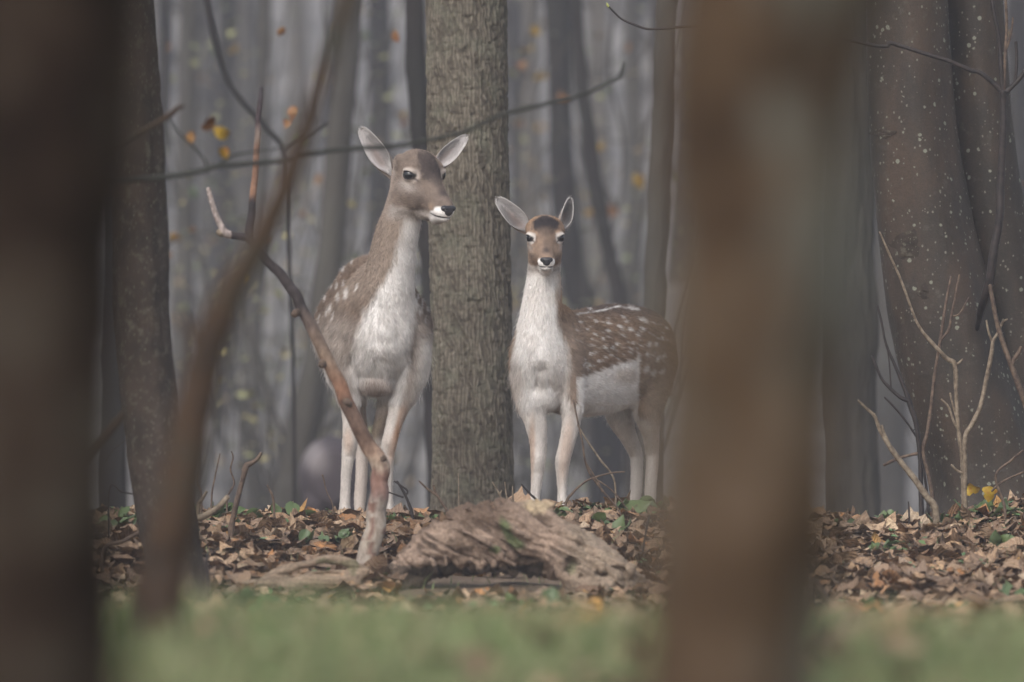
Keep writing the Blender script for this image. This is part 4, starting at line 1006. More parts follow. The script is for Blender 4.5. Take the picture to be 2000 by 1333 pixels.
def paint_fawn(V, N, H):
    px, d, py = V[:, 0], V[:, 1], -V[:, 2]
    n = len(V); rs = np.random.default_rng(3)
    C = np.tile([.225, .155, .108], (n, 1))
    st = streaks(px, py, 14, 26, 3.2, 28)
    C = C * (1 + .25 * st)[:, None]
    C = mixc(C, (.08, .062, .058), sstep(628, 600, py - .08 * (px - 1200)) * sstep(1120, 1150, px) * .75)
    # pale lower flank with a sharp upper edge
    be = poly_x(px, [(1000, 735), (1130, 735), (1160, 724), (1190, 713), (1247, 698), (1249, 760), (1300, 790)])
    w = sstep(be - 3, be + 8, py + 4 * st) * (1 - sstep(1243, 1249, px)) * (px > 1125)
    C = mixc(C, WHITE * 1.1, w * .95)
    C = mixc(C, (.50, .42, .36), ell2(px, py, 1222, 735, 26, 14, .6) * w * .6)
    C = mixc(C, WHITE * .9, np.exp(-((px - 1246) / 2.5) ** 2) * sstep(685, 695, py) * (1 - sstep(740, 760, py)) * (d > 150) * .8)
    # shoulder, grey brown
    sh = ell2(px, py, 1110, 715, 42, 85, .5)
    C = mixc(C, (.33, .26, .215), sh * .65 * (1 - w))
    # neck sides ginger, bib white
    C = mixc(C, (.34, .22, .14), sstep(620, 590, py) * (d < 90) * (px < 1115) * .8)
    le = poly_x(py, [(525, 1031), (560, 1024), (600, 1016), (640, 1008), (700, 1000), (740, 1000), (770, 1008), (820, 1020)])
    re = poly_x(py, [(525, 1092), (560, 1090), (600, 1088), (640, 1092), (680, 1108), (720, 1112), (770, 1106), (800, 1118), (840, 1128)])
    wv = 4 * streaks(px, py, 19, 4, 26, 0)
    b = sstep(le - 4, le + 5, px + wv) * (1 - sstep(re - 10, re + 8, px + wv)) * (d < 75) * sstep(522, 532, py)
    C = mixc(C, WHITE * 1.03, b * (.9 + .1 * vnoise(px / 20, py / 20, 0, 2)))
    C = mixc(C, (.37, .31, .27), (ell2(px, py, 1008, 745, 14, 40, .6) + .6 * ell2(px, py, 1095, 745, 16, 45, .6)) * .6 * (d < 80))
    C = mixc(C, (.30, .25, .21), ell2(px, py, 1058, 735, 12, 26, .6) * .25 * (d < 80))
    leg = sstep(800, 840, py + 20 * (d < 120))
    C = mixc(C, (.60, .555, .52), leg); C = C * (1 - leg[:, None] * (.12 + .22 * fbm(px / 7, py / 22, d / 14, 35, 3))[:, None])
    ginger = (ell2(px, py, 1038, 880, 7, 60, .5, 2) + ell2(px, py, 1105, 880, 11, 62, .5, 8) * .8 + ell2(px, py, 1284, 870, 9, 75, .5, -3)) 
    C = mixc(C, (.34, .215, .145), np.clip(ginger, 0, 1) * leg * .6)
    C = mixc(C, (.62, .56, .51), leg * (d > 150) * .6)
    hind = ell2(px, py, 1282, 750, 30, 80, .4) * (d > 150)
    C = mixc(C, (.37, .30, .245), hind * .55 * (1 - w))
    sp = [(1114, 654, 6, 5), (1118, 662, 5, 3), (1122, 677, 3, 8), (1126, 684, 3, 8), (1131, 628, 6, 3), (1140, 712, 3, 7), (1134, 735, 3, 8), (1148, 716, 3, 8), (1163, 628, 5, 3),
          (1160, 653, 5, 3), (1184, 645, 7, 3.5), (1176, 662, 5, 3), (1178, 678, 6, 4), (1205, 672, 5, 4), (1195, 679, 4, 3), (1192, 694, 4, 3), (1181, 697, 4, 2.5), (1210, 637, 8, 3), (1188, 632, 6, 2.5), (1216, 655, 7, 2.5),
          (1230, 643, 6, 5), (1252, 642, 6, 4), (1245, 655, 4, 3), (1255, 625, 14, 4.5), (1232, 602, 9, 3), (1242, 604, 6, 3), (1267, 672, 5, 5), (1280, 671, 4, 5), (1293, 660, 4, 5), (1263, 692, 4, 4), (1285, 700, 5, 8), (1295, 695, 3, 8),
          (1262, 722, 7, 9), (1276, 728, 6, 8), (1292, 725, 4, 8), (1150, 605, 7, 2.2), (1235, 670, 3, 3), (1222, 628, 5, 2.5), (1146, 643, 4, 3), (1152, 690, 3, 5), (1103, 640, 3, 6), (1168, 705, 3, 3), (1300, 640, 4, 4)]
    for cx, cy, rx, ry in sp:
        C = mixc(C, WHITE * 1.05, ell2(px + 2.5 * st, py + 1.5 * vnoise(px / 4, py / 4, 0, 5), cx, cy, rx * .8 * rs.uniform(.7, 1.1), ry * .8, .65, 24) * rs.uniform(.55, .95) * (d > 30))
    for _ in range(60):
        cx, cy = rs.uniform(1125, 1310), rs.uniform(608, 715)
        C = mixc(C, WHITE, ell2(px, py, cx, cy, rs.uniform(2.5, 5), 1.6, .7, 26) * rs.uniform(.2, .55) * (d > 40))
    # white line along the spine
    se = poly_x(px, [(1120, 611), (1150, 608), (1180, 603), (1205, 596), (1225, 600)])
    C = mixc(C, WHITE * 1.1, np.exp(-((py - se - 3) / 1.6) ** 2) * (N[:, 1] < .2) * sstep(1120, 1130, px) * (1 - sstep(1218, 1226, px)) * (.7 + .5 * vnoise(px / 5, 0, 0, 2)))
    flow = np.zeros((n, 3)); flow[:] = (0, .25, -1)
    tor = sstep(1100, 1140, px) * (py < 790)
    flow[:] = flow * (1 - tor[:, None]) + np.array([.75, .9, -.42]) * tor[:, None]
    hl = np.full(n, .013) * (1 - leg) + .0065 * leg
    hl += .012 * ell2(px, py, 1010, 740, 40, 60, .6) + .006 * sstep(740, 790, py) * (1 - leg)
    hm = np.ones(n)
    def crown(hc, L, Fw, U):
        hc = mixc(hc, (.36, .215, .12), sstep(30, 44, U) * .75 * (1 - ell2(L, Fw, 0, -14, 22, 34, .5)))
        hc = mixc(hc, (.36, .24, .16), sstep(14, 24, np.abs(L)) * sstep(0, 20, U) * .5)
        return hc
    head_paint(C, flow, hl, hm, V, N, H, (.27, .19, .14), (.035, .028, .03), (.52, .48, .45), crown)
    C *= (1 + .06 * rs.normal(0, 1, n))[:, None]
    return C, flow, hl, hm

DOE = dict(Y=27.25, lo=(585, -120, -1040), hi=(925, 600, -262), h=1.8, foot=(715, 1030, 180),
    label='larger adult fallow doe with head turned sideways, standing left of the furrowed trunk',
    limbs=[
        ([(745, 660, 30, 50, 62), (741, 656, 62, 74, 92), (735, 652, 120, 97, 112), (730, 652, 200, 111, 114), (728, 650, 280, 116, 114),
          (726, 644, 360, 111, 108), (724, 634, 430, 98, 96), (722, 618, 490, 72, 76), (722, 612, 520, 46, 56)], 26, None, 10),
        ([(742, 600, 90, 46, 70), (738, 590, 140, 62, 82), (733, 584, 210, 70, 84), (730, 582, 290, 74, 82), (726, 580, 370, 74, 80), (723, 584, 440, 64, 74), (722, 596, 490, 50, 60)], 20, None, 22),
        ([(742, 655, 70, 66, 78), (750, 600, 62, 58, 72), (759, 550, 56, 50, 64), (766, 505, 50, 45, 58), (775, 460, 44, 42, 52), (786, 420, 38, 38, 47), (796, 380, 30, 36, 42), (800, 345, 24, 32, 36)], 26, None, 16),
        # front leg, viewer's left
        ([(668, 660, 100, 36, 50), (675, 715, 85, 33, 42), (681, 765, 78, 24, 29), (685, 805, 76, 17.5, 20), (684, 845, 76, 14.5, 16), (683, 870, 75, 15, 16), (680, 895, 76, 12.5, 14), (676, 930, 78, 10, 12), (674, 975, 79, 10, 11), (673, 1000, 78, 11.5, 13), (672, 1014, 72, 9.5, 10)], 40, None, 14),
        # front leg, viewer's right
        ([(806, 660, 100, 34, 50), (802, 715, 85, 32, 42), (791, 765, 78, 25, 30), (776, 808, 76, 18, 20), (766, 842, 75, 15, 16), (760, 868, 74, 15, 16), (758, 893, 75, 12, 14), (758, 930, 78, 9.5, 12), (758, 975, 79, 9.5, 11), (759, 1000, 78, 11, 13), (759, 1014, 72, 9, 10)], 40, None, 14),
        # hind leg, left
        ([(685, 640, 430, 50, 75), (680, 710, 410, 42, 60), (688, 770, 400, 25, 36), (700, 815, 425, 15, 22), (706, 852, 455, 12.5, 16), (707, 880, 455, 12, 14), (706, 930, 442, 11.5, 12), (703, 975, 436, 11.5, 12), (702, 1000, 430, 9.5, 10)], 34, None, 12),
        # hind leg, right
        ([(765, 640, 430, 50, 75), (775, 710, 410, 42, 60), (764, 770, 400, 24, 36), (747, 815, 425, 14, 22), (739, 848, 455, 12.5, 16), (742, 880, 455, 12, 14), (746, 930, 442, 11, 12), (750, 975, 436, 11, 12), (751, 1000, 430, 9.5, 10)], 34, None, 12),
        ([(722, 560, 515, 14, 14), (722, 600, 540, 13, 13), (722, 670, 548, 10, 9), (722, 710, 545, 5, 5)], 12, None, 6),
    ],
    lumps=[(735, 746, 74, (38, 44, 25), 10), (738, 690, 52, (46, 40, 46), 16), (660, 700, 95, (26, 40, 55), 14), (812, 700, 95, (24, 40, 55), 14)],
    carves=[(815, 431, -30, (34, 16, 4), 5)],
    dents=[(748, 668, 20, 10, 0, 3), (684, 712, 8, 22, 20, 5), (808, 714, 8, 24, -18, 5), (722, 640, 7, 60, 10, 2.5), (776, 640, 7, 60, -6, 2.5), (668, 690, 14, 26, 0, -4), (822, 690, 12, 26, 0, -3), (738, 730, 9, 22, 0, 3),
        (705, 745, 7, 22, -8, 5), (771, 745, 7, 22, 8, 5), (683, 866, 12, 14, 0, -2.5), (759, 864, 12, 14, 0, -2.5), (683, 893, 10, 6, 0, 1.5), (759, 892, 10, 6, 0, 1.5), (690, 600, 9, 50, 22, 3), (757, 705, 20, 6, 15, 2.5)],
    head=dict(c=(827, 341, 0), yaw=33, pitch=8, sc=1.0, fs=1.0, st=HEAD_ST, pc=.5, nose=(96, -57), nf=3, cr=(12, 20), tone=(.85, .9), fd=[(-62, 0, 0), (-50, 8, .5), (-20, 22, .8), (15, 24, .9), (40, 20, .8), (62, 12, .35), (80, 6, 0)],
        ears=[((760, 334, 40), (705, 251, 30), (-.25, -1, .1), 20), ((852, 326, 58), (910, 267, 62), (.15, -1, .1), 16.5)]),
    hooves=[(671, 1029, 66, -4), (759, 1029, 66, 4), (701, 1014, 424, 0), (751, 1014, 424, 0)],
    paint=paint_doe)

FL = (.81, -.58, 0)
FAWN = dict(Y=27.3, lo=(965, -110, -1030), hi=(1345, 440, -395), h=1.7, foot=(1150, 1008, 160),
    label='smaller spotted fallow fawn facing the camera, its dark-capped head level with the mossy bark',
    limbs=[
        ([(1052, 700, 10, 44, 66), (1060, 698, 35, 58, 92), (1083, 704, 78, 66, 98), (1118, 710, 130, 72, 102), (1158, 706, 185, 77, 104),
          (1198, 698, 238, 76, 103), (1233, 690, 284, 71, 93), (1262, 688, 320, 60, 80), (1280, 692, 344, 42, 58)], 26, FL, 10),
        ([(1052, 700, 26, 50, 60), (1055, 650, 22, 45, 54), (1058, 610, 18, 40, 46), (1060, 570, 14, 35, 40), (1062, 540, 12, 32, 37), (1064, 505, 12, 31, 36), (1064, 470, 14, 28, 32)], 24, None, 14),
        ([(1030, 690, 40, 30, 40), (1030, 740, 30, 30, 38), (1038, 790, 24, 26, 30), (1047, 830, 22, 21, 23), (1051, 865, 22, 16.5, 18), (1051, 900, 22, 14.5, 16), (1049, 930, 24, 11.5, 13), (1046, 962, 25, 9.5, 11), (1044, 984, 24, 10, 11), (1043, 996, 20, 8.5, 9)], 38, None, 12),
        ([(1105, 690, 55, 32, 48), (1112, 740, 48, 30, 42), (1117, 790, 40, 23, 30), (1115, 830, 36, 17.5, 20), (1107, 868, 34, 15, 17), (1099, 900, 33, 14.5, 16), (1098, 925, 34, 11.5, 13), (1098, 960, 36, 9, 11), (1098, 986, 34, 9.5, 11), (1097, 998, 30, 8, 9)], 38, None, 12),
        ([(1228, 700, 350, 40, 60), (1212, 760, 330, 33, 45), (1210, 810, 322, 24, 30), (1226, 850, 345, 15, 20), (1241, 884, 372, 12.5, 15), (1244, 910, 370, 11.5, 13), (1243, 950, 360, 11.5, 12), (1240, 980, 356, 11, 12), (1239, 994, 350, 8.5, 9)], 34, FL, 12),
        ([(1275, 700, 305, 40, 65), (1266, 760, 280, 35, 50), (1265, 805, 275, 25, 32), (1271, 845, 300, 16, 20), (1274, 882, 325, 12.5, 15), (1274, 908, 323, 11.5, 13), (1271, 950, 315, 11, 12), (1270, 980, 312, 10.5, 12), (1268, 994, 306, 8.5, 9)], 34, FL, 12),
        ([(1296, 640, 352, 12, 12), (1306, 680, 366, 11, 11), (1308, 730, 370, 9, 9), (1306, 770, 366, 5, 5)], 12, None, 6),
    ],
    lumps=[(1055, 775, 30, (38, 36, 32), 12), (1056, 720, 12, (42, 30, 40), 14), (1085, 625, 70, (34, 40, 32), 16), (1150, 690, 120, (40, 40, 60), 16)],
    dents=[(1056, 722, 15, 14, 0, 6), (1048, 748, 6, 22, 12, 4), (1074, 748, 6, 22, -14, 4), (1086, 780, 7, 22, -10, 4), (1030, 785, 6, 20, 8, 4), (1016, 742, 10, 22, 0, -3), (1108, 735, 12, 26, 0, -4), (1130, 715, 7, 34, -12, 4),
        (1051, 900, 12, 13, 0, -2.5), (1099, 898, 12, 13, 0, -2.5), (1050, 925, 9, 6, 0, 1.5), (1046, 650, 5, 50, 2, 2), (1078, 650, 5, 50, -3, 2), (1244, 735, 8, 40, 0, 5), (1215, 770, 12, 14, 30, 3), (1270, 700, 18, 30, 0, -3)],
    head=dict(c=(1065, 465, -8), yaw=2, pitch=3, sc=.79, fs=.72, st=FAWN_ST, nose=(96, -53), nf=4, cr=(20, 28), tone=(.62, .42), fd=[(-58, 0, 0), (-50, 10, .9), (-26, 34, 1), (-4, 34, 1), (10, 24, .65), (24, 16, .35), (48, 10, 0)], ring=(.66, .62, .59),
        ears=[((1031, 449, 14), (972, 389, 10), (.05, -1, .05), 18.5), ((1098, 446, 20), (1114, 389, 22), (.7, -.7, .05), 16)]),
    hooves=[(1043, 1010, 12, 0), (1097, 1012, 22, 0), (1237, 1005, 344, 36), (1267, 1005, 300, 36)],
    paint=paint_fawn)

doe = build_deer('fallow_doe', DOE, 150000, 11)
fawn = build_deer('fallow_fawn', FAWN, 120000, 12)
# ------------------------------------------------------------------ sticks, twigs, log, plants
def pxs(pts, Y, org=(0, 0, 0)):
    out = []
    for p in pts:
        yy = Y + (p[3] if len(p) > 3 else 0); v = at(p[0], p[1], yy); out.append([v[0] - org[0], v[1] - org[1], v[2] - org[2], p[2] * yy / PXM])
    return np.array(out)
def stick_mesh(name, pts, Y, org, mat, n=10, rough=.18, seed=0, parent=None, k=8, col=None):
    P = pxs(pts, Y, org); S = catmull(P, max(len(P) * k, 12)); S[:, 3] = np.maximum(S[:, 3], .0008)
    if rough: S[:, :3] += .22 * S[:, 3:4] * np.stack([vnoise(np.arange(len(S)) * .13, seed, 0, 1), vnoise(np.arange(len(S)) * .13, seed, 0, 2), 0 * S[:, 0]], 1)
    V, F = tube(S[:, :3], S[:, 3], n, rough, seed)
    C = None
    if col is not None: C = col(V + np.array(org))
    return link(name, mesh_np(name, V, F, True, C), mat, parent)

# dead forked stick in front of the doe
M_ds = Mat('dead_stick_bark', .75, .2); _c = M_ds.attr()
_c = M_ds.mix(1., _c, M_ds.ramp(M_ds.noise(70, detail=4, stretch=(1, 1, .5)), [(.3, (.55, .5, .48)), (.7, (1.25, 1.25, 1.25))]), 'MULTIPLY'); M_ds.color(_c); M_ds.bump(M_ds.noise(150, detail=4), .0015)
SY = 24.7
def stick_col(V):
    py = 666.5 - (V[:, 2] - CAMZ) * PXM / V[:, 1]; px = 1000 + V[:, 0] * PXM / V[:, 1]
    c = np.zeros((len(V), 3)); key = np.array([(160, .05, .045, .05), (240, .07, .05, .055), (270, .20, .155, .13), (290, .22, .13, .09), (385, .25, .14, .09), (400, .03, .026, .028), (480, .045, .035, .035), (600, .055, .045, .045), (640, .16, .12, .10), (700, .26, .19, .14), (760, .26, .14, .09), (800, .13, .085, .065), (860, .15, .095, .07), (885, .32, .22, .16), (905, .42, .34, .27), (930, .24, .14, .11), (965, .20, .13, .11), (985, .36, .31, .27), (1060, .40, .35, .29), (1110, .36, .31, .27), (1150, .24, .20, .18)])
    q = py + 14 * vnoise(V[:, 0] * 60, V[:, 2] * 30, V[:, 1] * 60, 3)
    for k in range(3): c[:, k] = np.interp(q, key[:, 0], key[:, 1 + k])
    st_ = (px < 452) & (py < 470); c[st_] = np.array([.33, .28, .26]) * (1 + .5 * vnoise(V[st_, 0] * 150, V[st_, 2] * 150, 0, 2))[:, None]
    patch = (vnoise(V[:, 0] * 90, V[:, 1] * 90, V[:, 2] * 40, 7) > .35) & (py > 930); c[patch] = (.22, .13, .10)
    return c
o0 = at(712, 1142, SY); o0[2] = float(gz(o0[0], o0[1])) ; ds = empty('dead_stick', o0, 'long crooked dead stick with a forked top leaning up from the litter before the doe', 'stick')
pb = gpy(712, SY, .02)
main = [(710, pb, 26, 0), (716, 1130, 22, 0), (722, 1080, 21), (731, 1030, 20), (738, 985, 19), (743, 945, 18), (741, 910, 18.5), (724, 880, 16), (704, 843, 15), (686, 806, 15), (668, 765, 14), (649, 722, 13), (628, 680, 12.5), (606, 636, 12), (588, 600, 11.5), (574, 570, 11), (550, 538, 10), (524, 512, 9), (500, 485, 8.5), (482, 463, 8)]
stick_mesh('stem', main, SY, o0, M_ds.m, 14, .05, 1, ds, 10, stick_col)
stick_mesh('branch', [(484, 466, 8.5), (488, 440, 8), (492, 405, 7), (496, 360, 6.6), (500, 300, 6), (503, 262, 6.4), (504, 235, 5.4), (508, 200, 5), (510, 170, 3.6)], SY, o0, M_ds.m, 10, .06, 2, ds, 8, stick_col)
stick_mesh('branch', [(485, 464, 8), (462, 461, 7.5), (440, 456, 8.5), (430, 440, 6.5), (420, 415, 6), (411, 385, 5), (407, 368, 4.5)], SY, o0, M_ds.m, 10, .06, 3, ds, 8, stick_col)
stick_mesh('stub', [(444, 458, 6), (432, 456, 7), (424, 452, 5)], SY, o0, M_twp.m, 8, .2, 4, ds)
for (a, b, c_, d_) in ((672, 782, 686, 792), (580, 610, 572, 616), (632, 708, 626, 716), (742, 900, 752, 893)):
    stick_mesh('knot', [(a, b, 8, -.01), ((a + c_) / 2, (b + d_) / 2, 7.5, -.02), (c_, d_, 5, -.025)], SY, o0, M_twm.m, 8, .25, 5, ds)

# blurred stem bending across the left
so2 = at(305, gpy(305, 13.4, 0), 13.4); bs = empty('bent_sapling', so2, 'bent brown sapling stem, blurred, crossing in front of the dead stick', 'sapling')
stick_mesh('stem', [(760, -420, 9), (720, -200, 12), (682, 0, 15), (640, 120, 17), (596, 260, 20), (548, 380, 23), (495, 492, 27), (446, 585, 32), (410, 670, 36), (388, 770, 39), (366, 860, 42), (346, 960, 44), (326, 1080, 46), (312, 1180, 48), (304, gpy(304, 13.4, .05), 54)][::-1], 13.4, so2, M_stem.m, 16, .03, 3, bs, 8)
stick_mesh('branch', [(395, 700, 14), (372, 650, 10), (352, 610, 6)], 13.4, so2, M_stem.m, 8, .1, 3, bs)

# slim sapling hidden behind the dark near trunk, with the long twig that crosses the doe's ear
so3 = at(150, gpy(150, 21.3, 0), 21.3); sp = empty('slender_sapling', so3, 'slender sapling whose long bare twig runs across the doe\'s ears', 'sapling')
stick_mesh('stem', [(150, gpy(150, 21.3, .04), 14), (148, 900, 12), (150, 600, 11), (146, 300, 10), (150, 0, 8), (158, -500, 6)], 21.3, so3, M_bgd.m, 10, .1, 3, sp)
M_tb = Mat('grey_twig_bark', .7, .2); M_tb.color(M_tb.ramp(M_tb.noise(20), [(.3, (.018, .019, .016)), (.7, (.036, .036, .03))]))
stick_mesh('twig', [(148, 362, 8), (220, 355, 6), (330, 345, 5.5), (400, 332, 6), (425, 325, 5.2), (540, 315, 5), (620, 298, 5), (700, 290, 4.6), (770, 286, 4.6), (830, 275, 4.6), (905, 258, 4.4), (980, 225, 4.2), (1060, 205, 4), (1110, 194, 3.8), (1150, 180, 3.6), (1195, 158, 3.6), (1215, 145, 4.5), (1222, 120, 2)], 21.3, so3, M_tb.m, 8, .2, 4, sp)
stick_mesh('twig', [(330, 232, 1.6), (352, 262, 2.4), (380, 290, 2.6), (402, 315, 2.6), (405, 332, 3)], 21.3, so3, M_tb.m, 6, .2, 5, sp)
stick_mesh('twig', [(425, 326, 3), (450, 306, 2.4), (500, 296, 2), (550, 288, 1.6), (600, 262, 1.2)], 21.3, so3, M_tb.m, 6, .2, 6, sp)
stick_mesh('broken_twig', [(150, 348, 8), (215, 302, 7), (262, 270, 6.5), (310, 240, 6), (345, 215, 5.5), (360, 207, 4)], 21.0, so3, M_stem.m, 9, .2, 7, sp)
stick_mesh('broken_twig', [(150, 930, 10), (205, 860, 9), (245, 808, 7)], 20.0, so3, M_stem.m, 9, .2, 8, sp)

def leaf_obj(parent, org, px, py, Y, size, mat, kind='beech', seed=0, up=None, name='leaf'):
    if Y > 30: size *= .8
    r = np.random.default_rng(seed * 7 + 3); V, F, uv = leaf_shape(kind, 8, 5, r)
    R = rotm(r, 1, .5)[0]; T_ = np.array([[1, 0, 0], [0, math.cos(-1.1), -math.sin(-1.1)], [0, math.sin(-1.1), math.cos(-1.1)]])
    V = (V * size * Y / PXM) @ R.T @ T_.T; p = at(px, py, Y); V = V + np.array([p[0] - org[0], p[1] - org[1], p[2] - org[2]])
    return link(name, mesh_np('leaf', V, F, True, uv=uv), mat, parent)
for k, (a, b, s_, m, Y) in enumerate(((408, 240, 52, M_leafO, 21.2), (432, 258, 44, M_leafY, 21.2), (438, 300, 40, M_leafY, 21.3), (372, 268, 36, M_leafO, 21.4))):
    leaf_obj(sp, so3, a, b, Y, s_, m.m, 'beech', k)

M_gc = Mat('ground_cover_leaf', .5, .35); M_gc.color(M_gc.attr()); gcv0 = [leaf_shape('beech', 4, 3, np.random.default_rng(k)) for k in range(8)]
# background saplings: thin bent stems with a few coloured leaves each
def bg_sapling(stems, leaves, Y, label, seed, mat=None, cat='sapling'):
    if mat is None and seed != 3: Y += 9; stems = [[(p[0], p[1], p[2] * .5) for p in st] for st in stems]; mat = M_bgm.m
    bx = stems[0][0][0]; org = at(bx, gpy(bx, Y, 0), Y); r_ = empty('leafy_sapling', org, label, cat, 'thin saplings behind the deer')
    for i, st in enumerate(stems):
        st = list(st)
        if i == 0: st = [(bx, gpy(bx, Y, .05), st[0][2] * 1.3)] + st
        stick_mesh('stem' if i == 0 else 'twig', st, Y, org, mat or M_bgd.m, 7, .1, seed + i, r_)
    for i, (a, b, s_, m) in enumerate(leaves): leaf_obj(r_, org, a, b, Y, s_, m.m, ('beech', 'sycamore')[i % 2], seed * 11 + i)
    return r_
bg_sapling([[(575, 960, 4), (572, 700, 4), (560, 400, 4.5), (556, 300, 5), (520, 250, 6), (470, 195, 6), (442, 150, 6), (420, 80, 7), (392, -60, 8)], [(556, 296, 4), (600, 265, 3), (640, 240, 2.5)]],
           [(572, 222, 46, M_leafO), (560, 240, 30, M_leafO), (550, 62, 36, M_leafO), (770, 72, 40, M_leafO)], 35, 'thin dark sapling arching up to the top, with orange leaves by the bent stem', 3)
bg_sapling([[(300, 960, 6), (305, 700, 5), (320, 520, 4), (345, 465, 4), (420, 450, 3)]], [(342, 466, 42, M_leafY), (330, 500, 30, M_leafO), (375, 450, 26, M_leafO)], 33, 'low sapling with a yellow leaf beside the speckled trunk', 4)
bg_sapling([[(1150, 900, 6), (1148, 700, 5), (1140, 500, 5), (1135, 350, 4.5), (1125, 280, 4), (1090, 240, 3)], [(1135, 350, 3), (1180, 380, 3), (1230, 400, 2)]],
           [(1152, 275, 46, M_leafO), (1172, 290, 30, M_leafY), (1056, 152, 40, M_leafY), (1190, 415, 48, M_leafO), (1175, 432, 34, M_leafO), (1250, 352, 42, M_leafY), (1254, 365, 30, M_leafY)], 42, 'sapling with rusty and lime yellow leaves above the fawn\'s ears', 5)
bg_sapling([[(1000, 900, 5), (1010, 600, 5), (1030, 350, 4), (1050, 180, 4), (1080, 90, 3)], [(1030, 350, 3), (1090, 270, 3), (1200, 255, 2)]],
           [(1028, 95, 44, M_leafY), (1045, 60, 32, M_leafY), (1018, 128, 30, M_leafO)], 40, 'sapling with pale yellow leaves close to the furrowed trunk', 6)
bg_sapling([[(640, 900, 6), (655, 600, 5), (690, 350, 4), (720, 160, 4), (760, 60, 3)], [(690, 350, 3), (640, 280, 2.5), (560, 240, 2)], [(720, 160, 3), (780, 120, 2), (800, 60, 2)]],
           [(790, 240, 36, M_leafO), (782, 225, 30, M_leafY), (660, 55, 38, M_leafY), (700, 18, 30, M_leafY), (455, 95, 40, M_leafY), (620, 350, 26, M_leafO)], 39, 'sapling with dull yellow leaves over the doe\'s back', 7)
bg_sapling([[(470, 960, 5), (478, 700, 5), (470, 500, 4), (440, 380, 3.5), (380, 330, 3)], [(470, 500, 3), (520, 440, 3), (600, 420, 2)]],
           [(590, 420, 28, M_leafO), (470, 540, 30, M_leafY), (520, 470, 26, M_leafO)], 37, 'spindly sapling behind the fork of the dead stick', 8)
bg_sapling([[(1690, 900, 6), (1700, 700, 5), (1690, 500, 5), (1672, 300, 4), (1664, 180, 4)]], [(1672, 105, 34, M_leafG), (1668, 120, 28, M_leafY), (1700, 560, 34, M_leafO)], 38, 'thin sapling with a green leaf in the gap left of the beech', 9)
bg_sapling([[(1990, 900, 6), (1975, 600, 5), (1984, 300, 5), (1975, 60, 4)]], [(1965, 70, 40, M_leafY), (1990, 360, 36, M_leafO)], 36, 'sapling with a yellow leaf at the upper right edge', 10)
rbg = np.random.default_rng(15)
for k in range(22):
    x0 = rbg.uniform(330, 1300) if k < 17 else rbg.uniform(1620, 1990); Y = rbg.uniform(48, 78); pts = [(x0, 930, 4)]; a = x0
    for b in range(800, -260, -130): a += rbg.normal(0, 18); pts.append((a, b, 3.4))
    tw = []
    for q in range(5):
        i = rbg.integers(1, 8); a0, b0, _ = pts[i]; dx = rbg.choice([-1, 1]) * rbg.uniform(40, 130); tw.append([(a0, b0, 2.4), (a0 + dx * .5, b0 - rbg.uniform(5, 60), 2), (a0 + dx, b0 - rbg.uniform(30, 130), 1.4)])
    lv = [(pts[rbg.integers(1, 9)][0] + rbg.normal(0, 50), rbg.uniform(0, 600), rbg.uniform(22, 40), [M_leafO, M_leafY, M_leafG][rbg.integers(3)]) for _ in range(4)]
    r_ = bg_sapling([pts] + tw, lv, Y, 'one of the faint wiry saplings lost in the mist behind the deer', 20 + k, M_bgm.m); r_['group'] = 'faint wiry saplings in the mist'

# leafy undergrowth in the mist: loose olive and straw coloured foliage round thin stems
for k in range(16):
    px = [350, 420, 470, 560, 620, 690, 745, 1020, 1060, 1150, 1210, 1250, 1700, 1960, 520, 1110][k]; Y = rbg.uniform(44, 72); org = at(px, gpy(px, Y, 0), Y); Hh = rbg.uniform(2.2, 4.6)
    r_ = empty('understory_shrub', org, 'one of the loose pale shrubs dissolving in the mist between far trunks', 'shrub', 'pale shrubs in the mist'); mb = MB(); ends = []
    for q in range(9):
        a = rbg.uniform(0, 6.28); t = np.linspace(0, 1, 7)[:, None]; L_ = rbg.uniform(.4, 1) * Hh; P = t * np.array([math.cos(a) * .3 * L_, math.sin(a) * .3 * L_, L_]) + np.cumsum(rbg.normal(0, .05, (7, 3)), 0) * (t > 0); P[0, 2] -= .05
        V, F = tube(P, np.linspace(.016, .004, 7), 5); mb.add(V, F); ends += [P[z_] for z_ in range(2, 7)]
    link('stems', mb.mesh('shrub_stems'), M_bgm.m, r_); mb = MB()
    for q in range(230):
        c0 = ends[rbg.integers(len(ends))] + rbg.normal(0, .22, 3); V, F, uv = gcv0[rbg.integers(8)]; cl = [(.20, .20, .09), (.28, .24, .10), (.26, .19, .10), (.15, .17, .08)][(k + rbg.integers(2)) % 4]
        mb.add(((V * rbg.uniform(.05, .10)) @ Rs[rbg.integers(600)].T) + c0, F, np.array(cl) * rbg.uniform(.7, 1.2))
    fo = link('foliage', mb.mesh('shrub_foliage'), M_gc.m, r_); fo['kind'] = 'stuff'

